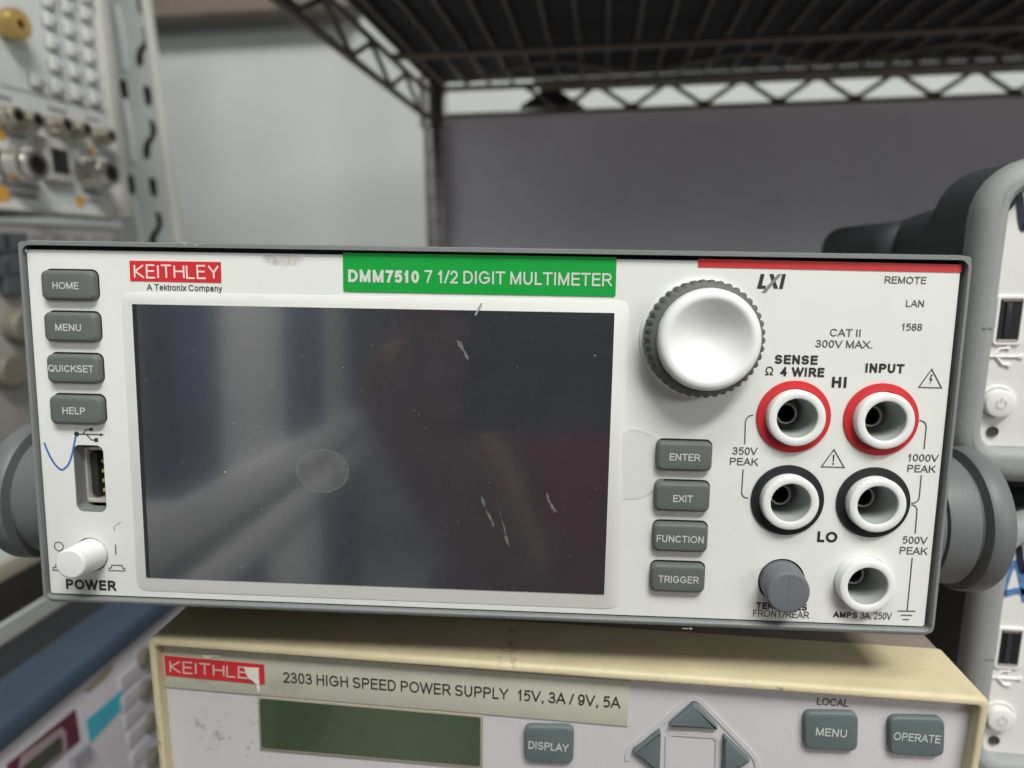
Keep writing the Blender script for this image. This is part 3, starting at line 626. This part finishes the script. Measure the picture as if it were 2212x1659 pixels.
def icon(u0, v0):
    c = Vector(ip(u0, v0)); k = .0046
    for a in ([(-1, 0), (.9, 0)], [(-.6, 0), (-.25, .55), (.15, .6)], [(-.4, 0), (0, -.55), (.3, -.6)]): tube('usb_symbol', [(c.x + p[0]*k, .0003, c.y + p[1]*k*.9) for p in a], .00042, m_ipanel, wp_, 6)
    for a, r in (((-1, 0), .0009), ((.2, .6), .0007), ((.35, -.6), .0007), ((1, 0), .0008)):
        lathe('usb_symbol', c.x + a[0]*k, c.y + a[1]*k*.9, [(r, .0006), (r, .0001), (r*.6, -.0001)], m_ipanel, wp_, 16)
icon(2166, 770)
x, z = ip(2152, 869); 
lathe('button_well', x, z, [(.0052, .0006), (.0052, .0001), (.0046, -.00005), (.0043, .0003), (.0043, .0005)], m_ipanel, wp_, 48, caps=(False, False))
pb_ = lathe('power_button', x, z, [(.0041, .0004), (.0041, -.0014), (.0038, -.0019), (.0033, -.0021)], m_ipanel, t, 48)
m_emb = G('embossed_mark', (.60, .60, .57), .5)
ribbon('power_symbol', [(x + .0013*math.sin(a), z + .0013*math.cos(a)) for a in [math.radians(35 + 29*i) for i in range(11)]], .0005, -.0022, m_emb, pb_); ribbon('power_symbol', [(x, z + .0004), (x, z + .002)], .0005, -.0022, m_emb, pb_)
x, z = ip(2143, 932); lathe('indicator_hole', x, z, [(.0016, .0004), (.0016, .0001), (.0015, -.0001), (.0012, .0003)], G('indicator_dark', (.06, .06, .045), .4), t, 24)
# wave emblem (two humps, only its left end is in the picture)
wv = smoothline([(-.0055, -.0008), (-.0042, -.0004), (-.0030, .0020), (-.0020, .0048), (-.0008, .0010), (.0004, -.0050), (.0014, -.0068), (.0026, -.0010), (.004, .0036), (.0055, -.0006)], 5)
c = Vector(ip(2208, 446)); up_e = [(c.x + q.x*.9, c.y + q.y*.8) for q in wv]
ribbon('wave_emblem', up_e, .0017, .0001, m_navy, wp_)
# the lower one: a copy of the thing and of each part
def copy_tree(o, parent=None):
    c = o.copy(); COL.objects.link(c)
    if parent: c.parent = parent; c.matrix_parent_inverse = o.matrix_parent_inverse
    for ch in o.children: copy_tree(ch, c)
    return c
kids = {}
low = copy_tree(t); p0 = onY(2175, 692, yR); p1 = onY(2172, 1400, yR)
low.location = t.location + Vector((p1.x - p0.x + .0005, 0, p1.z - p0.z)); low['label'] = 'lower white instrument with blue handwritten letter, right of the power supply'
ML = Matrix.Translation(low.location)
class Q: pass
lf = Fr.__new__(Fr); lf.o = low; lf.M = ML; lf.Mi = ML.inverted(); lf.c = lf.Mi @ CW
for s in ([(2164, 1285), (2170, 1262), (2180, 1232), (2190, 1218), (2200, 1222), (2208, 1250), (2216, 1300)], [(2164, 1285), (2180, 1280), (2200, 1276), (2213, 1282)]):
    ribbon('marker_letter', smoothline([Vector(lf.p(a, b, .0004)) for a, b in s]), .0021, .0003, G('faded_marker', (.10, .25, .56), .6, var=.5, vscale=600), low)

# ================================================================== LEFT: rack with equipment facing the aisle
m_lpanel = G('pale_grey_panel', (.60, .62, .62), .5, var=.03)
m_lframe = G('warm_grey_frame', (.50, .50, .46), .5)
m_lkey = G('pale_key', (.60, .61, .60), .5)
m_tag = G('orange_tag', (.62, .33, .04), .5)
m_smear = G('fine_print', (.22, .22, .22), .6)
XL = CW.x - .40
def z1(x, y): return (x/1.62*.54, y/1.62*.54)
an = Fr('bench_analyzer', Matrix.Translation(onX(278, 466, XL)) @ Matrix.Rotation(PI/2, 4, 'Z'), 'pale bench analyzer with keypad, brass knob and row of coaxial connectors, on the left rack', 'analyzer')
A = an.o
def aq(x, y, yy_=0): return an.p(*z1(x, y), yy_)
rtop = .26
x1 = aq(765, 1370)[0]; zb = aq(500, 1365)[1]
ngon('front_panel', [(x1, zb), (x1, zb + .40), (x1 - .30, zb + .40), (x1 - .30, zb)], .01, 0, m_lpanel, A)
box('side_frame', x1 + .0003, 0, -.004, .02, -.003, .42, m_lframe, A, .002)
box('bottom_frame', x1 - .30, 0, -.003, .02, -.004, zb - .0003, m_lframe, A, .002)
box('case', -.34, -.004, .0205, .30, 0, .41, m_lframe, A)
keys = [(305, 10), (428, 50), (545, 95), (312, 135), (442, 195), (560, 240), (332, 280), (458, 330), (573, 375), (350, 425), (475, 470), (588, 505), (228, 525), (362, 572), (488, 612), (606, 645), (320, -90), (440, -50), (550, -20)]
for (x, y) in keys:
    a = aq(x, y); k = rbox('key', a[0], a[1], .0094, .0092, .0012, .001, -.003, .001, m_lkey, A); rbox('key_recess_shade', -.0006 + a[0], a[1] - .0006, .0106, .0102, .0015, .0005, -.0003, .0001, G('recess_shade_grey', (.22, .22, .20), .7), k)  # dark plate shifted left and down paints the key's shade
    box('key_mark', a[0] + .0005, a[0] + .0035, -.00415, -.0039, a[1] - .003, a[1], m_smear, k)
m_bnc = G('tarnished_nickel', (.55, .51, .43), .3, metal=1); m_ncon = G('dull_nickel', (.62, .61, .56), .25, metal=1); m_brass = G('brass', (.58, .39, .14), .3, metal=1)
def conn(nm, x, y, r, L, m, hole):
    a = aq(x, y); c = lathe(nm, a[0], a[1], [(r*1.25, .001), (r*1.25, -L*.15), (r*1.02, -L*.2), (r, -L*.25), (r, -L*.6), (r*1.12, -L*.64), (r*1.12, -L*.72), (r*.9, -L*.76), (r*.9, -L), (r*.62, -L), (r*.6, -L*.7)], m, A, 32, caps=(False, False))
    lathe('bore', a[0], a[1], [(r*.61, -L*.69), (r*.3, -L*.7)], m_black, c, 24)
for (x, y) in ((5, 755), (135, 785), (330, 815), (460, 845), (620, 885)): conn('coaxial_connector', x, y, .0062, .014, m_bnc, 1)
for (x, y) in ((60, 1075), (560, 1125)): conn('large_connector', x, y, .0105, .022, m_ncon, 1)
a = aq(25, 160); lathe('brass_knob', a[0], a[1], [(.009, 0), (.0094, -.003), (.0098, -.005), (.0098, -.011), (.0092, -.0125), (.0030, -.0127), (.0026, -.008)], m_brass, A, 40)
a = aq(340, 1050); box('square_port', a[0] - .012, a[0] + .012, -.006, .002, a[1] - .014, a[1] + .016, m_lframe, A, .001); box('port_opening', a[0] - .007, a[0] + .008, -.0066, -.0061, a[1] - .008, a[1] + .009, m_black, A)
for (x, y, w) in ((5, 870, .006), (348, 930, .008), (592, 980, .006), (15, 1255, .009), (518, 1305, .007)):
    a = aq(x, y); box('orange_tag', a[0] - w*.5, a[0] + w*.5, -.0004, .0001, a[1] - w*.55, a[1] + w*.55, m_tag, A)
for (x, y, w) in ((90, 880, .02), (430, 940, .022), (640, 1000, .014), (120, 1200, .035), (120, 1255, .03), (590, 1305, .02), (345, 1155, .012), (370, 715, .018), (600, 775, .014), (15, 630, .014), (130, 1275, .03), (600, 1250, .02)):
    a = aq(x, y); box('fine_print', a[0] - w/2, a[0] + w/2, -.0003, .0001, a[1] - .0011, a[1] + .0011, m_smear, A)
g = aq(360, 640); ribbon('panel_line', [aq(0, 550), aq(740, 740)], .0012, -.0002, m_smear, A)
# second instrument below
lo = Fr('bench_instrument', Matrix.Translation(onX(265, 478, XL - .006)) @ Matrix.Rotation(PI/2, 4, 'Z'), 'dim grey instrument with dark square keys, below the pale analyzer on the left rack', 'instrument')
B = lo.o
box('front_panel', -.34, 0, 0, .30, -.30, -.006, G('taupe_panel', (.34, .32, .30), .6, var=.08), B, .002)
box('header_strip', -.34, -.004, -.002, -.0003, -.028, -.008, G('header_grey', (.40, .39, .38), .5), B)
for k in range(14):
    box('fine_print', -.02 - k*.02, -.007 - k*.02, -.0026, -.0022, -.017 + (k % 2)*.001, -.0145, m_smear, B)
m_dk = G('dark_key', (.075, .08, .09), .5)
for (u, v) in ((20, 523), (22, 573), (23, 617), (-25, 523), (-25, 580)):
    a = lo.p(u, v); rbox('key', a[0], a[1], .020, .013, .002, .001, -.006, .001, m_dk, B)
for (u, v) in ((32, 705), (5, 800)):
    a = lo.p(u, v); lathe('dial', a[0], a[1], [(.012, 0), (.012, -.009), (.010, -.011)], G('tan_dial', (.17, .155, .12), .5), B, 32)
# perforated steel upright
m_steelp = G('galvanised_grey', (.52, .56, .56), .45, metal=.2, var=.07, vscale=20)
yU = CW.y + .66
pu = Fr('rack_upright', Matrix.Translation(onY(300, 300, yU)) @ Matrix.Rotation(-.04, 4, 'Y'), 'perforated grey steel rack upright with keyhole slots, beside the pale analyzer', 'rack upright')
def uz_(x, y): return pu.p(*z1(x, y))
xr = uz_(1040, 700)[0]; xl = xr - .062
def slot(x, y, s=1):
    k_ = 1.5; pts = [(x - 5, y - 130), (x + 20, y - 125), (x + 35, y - 60), (x + 25, y - 5), (x + 5, y + 40), (x + 8, y + 110), (x - 5, y + 130), (x - 25, y + 125), (x - 30, y + 70), (x - 22, y + 20), (x + 5, y - 30), (x + 2, y - 90)]
    return roundpoly([uz_(x + (q[0] - x)*k_, q[1]) for q in pts], .002)
def oval(x, y): a = uz_(x, y); return rr(a[0], a[1], .0088, .020, .0043)
hl = [slot(920, 305), slot(965, 905), slot(1005, 1500), slot(880, -300), oval(955, 622), oval(990, 1215), oval(800, 578), oval(848, 1195), oval(910, 20)]
plate('web', [[(xl, -.40), (xr - .006, -.40), (xr - .006, .40), (xl, .40)]] + hl, .0018, 0, m_steelp, pu.o)
box('flange', xr - .0058, xr, -.0005, .010, -.40, .40, G('pale_flange', (.55, .55, .51), .5), pu.o, .001)
box('back_web_shade', xl, xr - .007, .0101, .013, -.40, .40, G('channel_shade', (.03, .035, .03), .8), pu.o)  # dark sheet behind the slots: the channel's inner shade put into colour
for (x, y) in ((800, 250), (850, 850), (905, 1480)):
    a = uz_(x, y); tube('rib', [(a[0] - .003, .0005, a[1] - .03), (a[0] + .0, -.002, a[1]), (a[0] - .003, .0005, a[1] + .03)], .0035, m_steelp, pu.o)

# lower left: shelf plate, blue-trimmed instrument, note
XB = CW.x - .27
bi = Fr('bench_instrument', Matrix.Translation(onX(10, 1585, XB)) @ Matrix.Rotation(PI/2, 4, 'Z'), 'lilac-white instrument with blue top trim and maroon display frame, lower left behind the power supply', 'instrument')
Bo = bi.o
def z5(x, y): return (x/1.9027*.54, (2200 + y/1.9027)*.54)
def bq(x, y, yy_=0): return bi.p(*z5(x, y), yy_)
m_blue = G('blue_trim', (.038, .064, .098), .5, var=.15, vscale=30)
zt = bq(20, 1290)[1]; zl = bq(20, 1512)[1]
yb0, yb1 = -.06, .36
box('front_panel', yb0, yb1, 0, .02, zl - .16, zl, G('lilac_panel', (.58, .56, .60), .5), Bo, .001)
box('top_trim', yb0, yb1, -.004, .03, zl + .0002, zt, m_blue, Bo, .004)
box('case', yb0 + .002, yb1, .0302, XB - onZ(0, 1399, bi.M.translation.z + zt - .003).x, zl - .16, zt - .003, G('black_top', (.014, .015, .018), .7), Bo, .002)
fp = D.objects
def bpoly(nm, pts, m, y=-.0004, yb=0): return ngon(nm, [bq(*q, y) for q in pts], yb, y, m, Bo)
bpoly('display_frame', [(50, 1640), (575, 1212), (612, 1450), (420, 1620), (150, 1860)], G('maroon', (.11, .012, .035), .5))
bpoly('display_surround', [(165, 1565), (470, 1350), (500, 1375), (515, 1530), (160, 1830), (150, 1640)], G('mauve', (.36, .27, .31), .5), -.0007, -.00041)
bpoly('display', [(170, 1660), (455, 1420), (475, 1440), (478, 1530), (165, 1790)], G('olive_display', (.055, .055, .04), .3), -.001, -.00071)
for q in ([(560, 1590), (690, 1480), (700, 1560), (580, 1680)], ): bpoly('lower_key', q, G('grey_key', (.30, .30, .33), .5), -.003)
for (x, y) in ((1000, 1110), (1020, 1240), (1045, 1380), (1070, 1530), (985, 960)):
    a = bq(x, y); rbox('key', a[0], a[1], .018, .010, .002, .0005, -.0012, .0008, G('lilac_key', (.53, .515, .55), .5), Bo)
for (x, y) in ((1092, 820), (1105, 1060), (1140, 1310), (1165, 1580)):
    a = bq(x, y); lathe('connector', a[0], a[1], [(.006, 0), (.006, -.003), (.005, -.004)], G('olive_connector', (.17, .16, .12), .5), Bo, 24)
nt_ = Fr('sticky_note', bi.M.copy(), 'cyan sticky note on the lilac-white instrument', 'note')
ngon('sheet', [bq(*q, -.0006) for q in ((660, 1300), (940, 1060), (950, 1190), (690, 1470))], -.0001, -.0004, G('cyan_paper', (.05, .44, .58), .6, var=.08), nt_.o)
tp_ = Fr('adhesive_tape', bi.M.copy(), 'strip of tan tape under the blue trim of the lower left instrument', 'tape')
ngon('strip', [bq(*q, -.0006) for q in ((640, 1080), (860, 868), (855, 915), (820, 965), (680, 1085))], -.0001, -.0004, G('tan_tape', (.38, .29, .16), .6), tp_.o)
# shelf plate below the dim instrument
s0 = onX(0, 1205, CW.x - .30)
sh = Fr('rack_shelf', Matrix.Translation(onX(40, 1200, XL + .03)) @ Matrix.Rotation(PI/2, 4, 'Z'), 'grey steel rack shelf with beige front edge, above the blue-trimmed instrument', 'shelf')
box('front_edge', -.30, .55, -.001, .003, -.011, .001, G('beige_edge', (.44, .41, .32), .5), sh.o, .001)
box('deck', -.30, .55, .0032, .40, -.004, .001, m_steelp, sh.o)
ZT = bi.M.translation.z + zt - .003; XG = onZ(0, 1399, ZT).x; gy = XL + .03 - XG
box('back_plate', -.30, .55, gy, gy + .003, ZT - sh.M.translation.z + .001, -.0045 if gy > 0 else -.012, G('grey_back', (.48, .50, .48), .6), sh.o)

# ================================================================== WIRE SHELF (top right)
m_wire = G('dirty_chrome_wire', (.17, .145, .125), .4, metal=.4)
m_post = G('chrome_post', (.62, .60, .59), .2, metal=1, var=.1)
dP = .77; yP = CW.y + dP
pp = onY(938, 300, yP)
zBot = onY(1500, 232, yP).z; zTop = onY(1500, 170, yP).z
ws = Fr('wire_shelf', Matrix.Translation((pp.x, yP, zTop)), 'dark wire shelf with zigzag trusses on a chrome corner post, above the multimeter', 'wire shelf')
S = ws.o; hz = zTop - zBot; Lx = 1.15; Ly = .62
post = lathe('post', 0, 0, [(.0125, 0), (.0125, 1)], m_post, None, 32, caps=(True, True))
for v in post.data.vertices: x, y, z = v.co; v.co = (x, z, y - .62)      # axis up
post.data.transform(Matrix.Translation((0, 0, 0))); post.data.flip_normals() if False else None
post.parent = S
for k in range(24):
    if -.6 + k*.0254 < .1: 
        gr = tube('groove', [(0, 0, -.6 + k*.0254 - .0007), (0, 0, -.6 + k*.0254 + .0007)], .01262, G('groove_dark', (.12, .11, .1), .4, metal=1), post, 24)
tube('collar', [(0, 0, -hz - .012), (0, 0, .012)], .0165, m_post, S, 28)
tube('back_rail', [(.016, 0, 0), (Lx, 0, 0)], .003, m_wire, S); tube('back_rail', [(.016, 0, -hz), (Lx, 0, -hz)], .003, m_wire, S)
tube('side_rail', [(-.008, -.016, 0), (-.008, -Ly, 0)], .003, m_wire, S); tube('side_rail', [(-.008, -.012, -hz), (-.008, -Ly, -hz)], .0034, m_wire, S)
def zig(axis, a, b, step, z0, z1, off, ph=0):
    pts = []; k = 0; t_ = a
    while t_ < b:
        z = z1 if (k + ph) % 2 else z0
        pts.append((t_, off, z) if axis == 'x' else (off, -t_, z)); t_ += step; k += 1
    out = []
    for i in range(len(pts) - 1):
        p, q = Vector(pts[i]), Vector(pts[i + 1])
        if i == 0: out.append(p)
        out += [p.lerp(q, .12), p.lerp(q, .88)]
    return out
st_ = .0378
tube('zigzag', zig('x', .105, Lx, st_, -.002, -hz + .002, 0, 0), .0026, m_wire, S, 8)
tube('zigzag', zig('y', .03, Ly, .05, -.003, -hz + .002, -.008, 1), .0024, m_wire, S, 8)
for dd, r in ((.148, .0032), (.035, .0032), (.022, .003), (.010, .003), (.30, .003)): tube('cross_rail', [(.0 if dd > .1 else .12, -dd, -.006), (Lx, -dd, -.006)], r, m_wire, S)
zp = []; k = 0; t_ = .05
while t_ < Lx: zp.append((t_, -.118 if k % 2 else -.058, -.007)); t_ += .088; k += 1
zs = []
for i in range(len(zp) - 1):
    p, q = Vector(zp[i]), Vector(zp[i + 1]); zs += ([p] if i == 0 else []) + [p.lerp(q, .15), p.lerp(q, .5), p.lerp(q, .85)]
tube('flat_zigzag', zs, .0024, m_wire, S, 8)
w0 = None
for k in range(44):
    x = .012 + k*.0256
    if x > Lx: break
    if w0 is None: w0 = tube('wire', [(0, .004, .0045), (0, -Ly, .0045)], .0019, m_wire, S, 8); w0.location.x = x
    else:
        w = w0.copy(); COL.objects.link(w); w.location.x = x
brd = box('board', pp.x - .004, pp.x + Lx, yP - Ly, yP + .005, zTop + .0075, zTop + .016, G('black_board', (.012, .012, .015), .7)); tag(brd, 'black board lying on top of the dark wire shelf', 'board')
tq = [onY(u, v, yP + .004) for u, v in ((1122, 231), (1190, 182), (1262, 231))]
cl = ngon('bracket', [(q.x, q.z) for q in tq], yP + .02, yP + .003, m_black); tag(cl, 'small black triangular piece behind the zigzag at the back of the wire shelf', 'bracket')
bpT = onY(1500, 239, yP + .014).z
bp_ = box('board', onY(962, 400, yP + .014).x, pp.x + 1.4, yP + .014, yP + .022, bpT - .75, bpT, G('slate_board', (.85, .83, .90), .6, var=.1, vscale=6)); tag(bp_, 'dark grey board standing behind the chrome post, below the wire shelf', 'board')
ub0 = onY(345, 38, wY - .05)
ubd = box('board', ub0.x - .1, onY(640, 38, wY - .05).x + .08, wY - .05, wY - .003, ub0.z, ub0.z + .05, G('brown_board', (.20, .17, .135), .6, var=.15), None, .004); tag(ubd, 'brown board fixed high on the pale wall, left of the wire shelf', 'board')

# ================================================================== BEHIND THE CAMERA (seen mirrored in the dark screen)
m_phone = G('phone_black', (.022, .021, .023), .35)
ph = rbox('phone', -.036, -.025, .162, .076, .011, .0085, 0, .0015, m_phone)
ph.matrix_world = Matrix.Translation(CW + RW @ Vector((0, 0, .004))) @ (RW @ Matrix(((-1, 0, 0), (0, 0, 1), (0, 1, 0)))).to_4x4()
tag(ph, 'black phone held up behind the viewpoint, mirrored in the dark screen', 'phone')
m_skin = G('skin', (.50, .27, .19), .55); m_shirt = G('red_shirt', (.60, .03, .055), .8); m_trouser = G('navy_trousers', (.03, .03, .045), .8); m_hair = G('dark_hair', (.02, .015, .012), .6)
px0 = CW.x + .075; py0 = CW.y - .58; pz0 = -1.28
pe = Fr('person', Matrix.Translation((px0, py0, pz0)), 'person in a red shirt holding up a phone, mirrored in the dark screen', 'person')
def skin(name, verts, edges, radii, m, parent, sub=1):
    me = D.meshes.new(name); me.from_pydata(verts, edges, []); o = D.objects.new(name, me); COL.objects.link(o)
    md = o.modifiers.new('s', 'SKIN'); md.use_smooth_shade = True; o.modifiers.new('d', 'SUBSURF').levels = sub
    for v, r in zip(me.skin_vertices[0].data, radii): v.radius = (r if isinstance(r, tuple) else (r, r))
    me.skin_vertices[0].data[0].use_root = True; bpy.context.view_layer.update()
    m2 = D.meshes.new_from_object(o.evaluated_get(bpy.context.evaluated_depsgraph_get())); D.objects.remove(o)
    for p in m2.polygons: p.use_smooth = True
    m2.name = name; return link(name, m2, m, parent)
lc_ = lambda p: Vector(p) - Vector((px0, py0, pz0))
hl_ = lc_(CW + RW @ Vector((-.076, -.03, .022))); hr_ = lc_(CW + RW @ Vector((.149, -.035, .022)))
z0 = .0
V = [(0, 0, .93), (0, 0, 1.10), (0, -.005, 1.24), (0, 0, 1.34), (0, .015, 1.40), (0, .03, 1.47), (0, .03, 1.56),
     (-.17, 0, 1.31), tuple(lc_(CW + Vector((.005, -.34, -.26)))), tuple(hl_ + Vector((.02, -.06, -.05))), tuple(hl_),
     (.17, 0, 1.31), (.26, .10, 1.10), tuple(hr_ + Vector((.03, -.07, -.06))), tuple(hr_),
     (-.09, 0, .88), (-.10, .01, .48), (-.10, -.01, .08), (-.10, .12, .03), (.09, 0, .88), (.10, .01, .48), (.10, -.01, .08), (.10, .12, .03)]
Ed = [(0, 1), (1, 2), (2, 3), (3, 4), (4, 5), (5, 6), (3, 7), (7, 8), (8, 9), (9, 10), (3, 11), (11, 12), (12, 13), (13, 14), (0, 15), (15, 16), (16, 17), (17, 18), (0, 19), (19, 20), (20, 21), (21, 22)]
Rd = [(.15, .10), (.14, .095), (.15, .10), (.12, .085), .055, (.07, .085), (.075, .095), .058, .045, .034, .026, .058, .045, .034, .026, .085, .055, .04, .035, .085, .055, .04, .035]
bodyo = skin('body', V, Ed, Rd, m_skin, pe.o)
skin('shirt', [V[0], V[1], V[2], V[3], V[7], tuple(Vector(V[7]).lerp(Vector(V[8]), .6)), V[11], tuple(Vector(V[11]).lerp(Vector(V[12]), .6))], [(0, 1), (1, 2), (2, 3), (3, 4), (4, 5), (3, 6), (6, 7)], [(.17, .12), (.16, .112), (.17, .118), (.135, .10), .072, .062, .072, .062], m_shirt, pe.o)
skin('trousers', [V[0], V[15], V[16], V[17], V[19], V[20], V[21]], [(0, 1), (1, 2), (2, 3), (0, 4), (4, 5), (5, 6)], [(.165, .115), .10, .072, .062, .10, .072, .062], m_trouser, pe.o)
lathe_h = [(.0001, 0)]
hd = D.meshes.new('hair'); bm = bmesh.new(); bmesh.ops.create_uvsphere(bm, u_segments=24, v_segments=14, radius=.105)
for v in bm.verts: v.co = Vector((v.co.x*.86, v.co.y*1.0, v.co.z*.9)) + Vector((0, .015, 1.585))
bm.to_mesh(hd); bm.free(); shade(hd); link('hair', hd, m_hair, pe.o)
# fingers closing over the phone's edges (lengths differ, each with its knuckles)
for hx, sgn, ex in ((-.068, 1, -.045), (.141, -1, .117)):
    for k in range(4):
        y = .004 - k*.0165; Lk = (.016, .019, .018, .012)[k]; pts = [(hx, y, .016), (ex - sgn*.012, y + .001, .004), (ex - sgn*.009, y + .001, -.006), (ex + sgn*Lk*.4, y, -.010), (ex + sgn*Lk*.75, y - .001, -.006)]
        skin('finger', [tuple(lc_(CW + RW @ Vector(q))) for q in pts], [(0, 1), (1, 2), (2, 3), (3, 4)], [.0095, .009, .0085, .008, .007], m_skin, bodyo)
    pts = [(hx, -.05, .024), (ex - sgn*.004, -.052, .026), (ex + sgn*.022, -.045, .020)]
    skin('thumb', [tuple(lc_(CW + RW @ Vector(q))) for q in pts], [(0, 1), (1, 2)], [.012, .0105, .009], m_skin, bodyo)
# a long bench rack with blue panels running away behind the viewpoint
m_cab = G('beige_cabinet', (.44, .445, .44), .5, var=.06, vscale=5); m_cabblue = G('blue_panel', (.035, .055, .105), .5, var=.1, vscale=6)
cb = Fr('storage_rack', Matrix.Translation((CW.x - .62, CW.y, 0)), 'beige storage rack with blue panels behind the viewpoint, mirrored in the dark screen', 'storage rack')
box('back_panel', -.35, -.32, -3.6, -.3, -1.28, .5, m_cab, cb.o)
box('worktop', -.318, .02, -3.6, -.3, -.38, -.28, m_cab, cb.o, .005); box('bottom_rail', -.318, .015, -3.6, -.3, -.53, -.45, m_cab, cb.o, .005)
box('recess', -.318, -.02, -3.6, -.3, -.4495, -.3805, G('recess_shade', (.12, .12, .12), .7), cb.o)
for (ya, yb_) in ((-.72, -.45), (-1.25, -1.02), (-2.25, -1.85), (-3.2, -2.8)): box('blue_panel', -.318, .0, ya, yb_, -.279, .45, m_cabblue, cb.o, .004)
for (ya, yb_) in ((-.9, -.75), (-1.8, -1.27), (-2.75, -2.3)): box('upright', -.318, -.02, ya, yb_, -.279, .45, m_cab, cb.o, .004)
for (ya, yb_) in ((-.9, -.5), (-1.55, -1.05), (-2.9, -2.2)): box('blue_drawer', -.318, -.0, ya, yb_, -1.2, -.531, m_cabblue, cb.o, .004)
for (ya, yb_) in ((-1.04, -.91), (-2.19, -1.56)): box('door', -.318, -.01, ya, yb_, -1.2, -.531, m_cab, cb.o, .004)
fw = box('wall', -3.5, 3.5, -4.7, -4.6, -1.3, 2.2, G('far_wall_paint', (.42, .43, .44), .7)); fw['kind'] = 'structure'
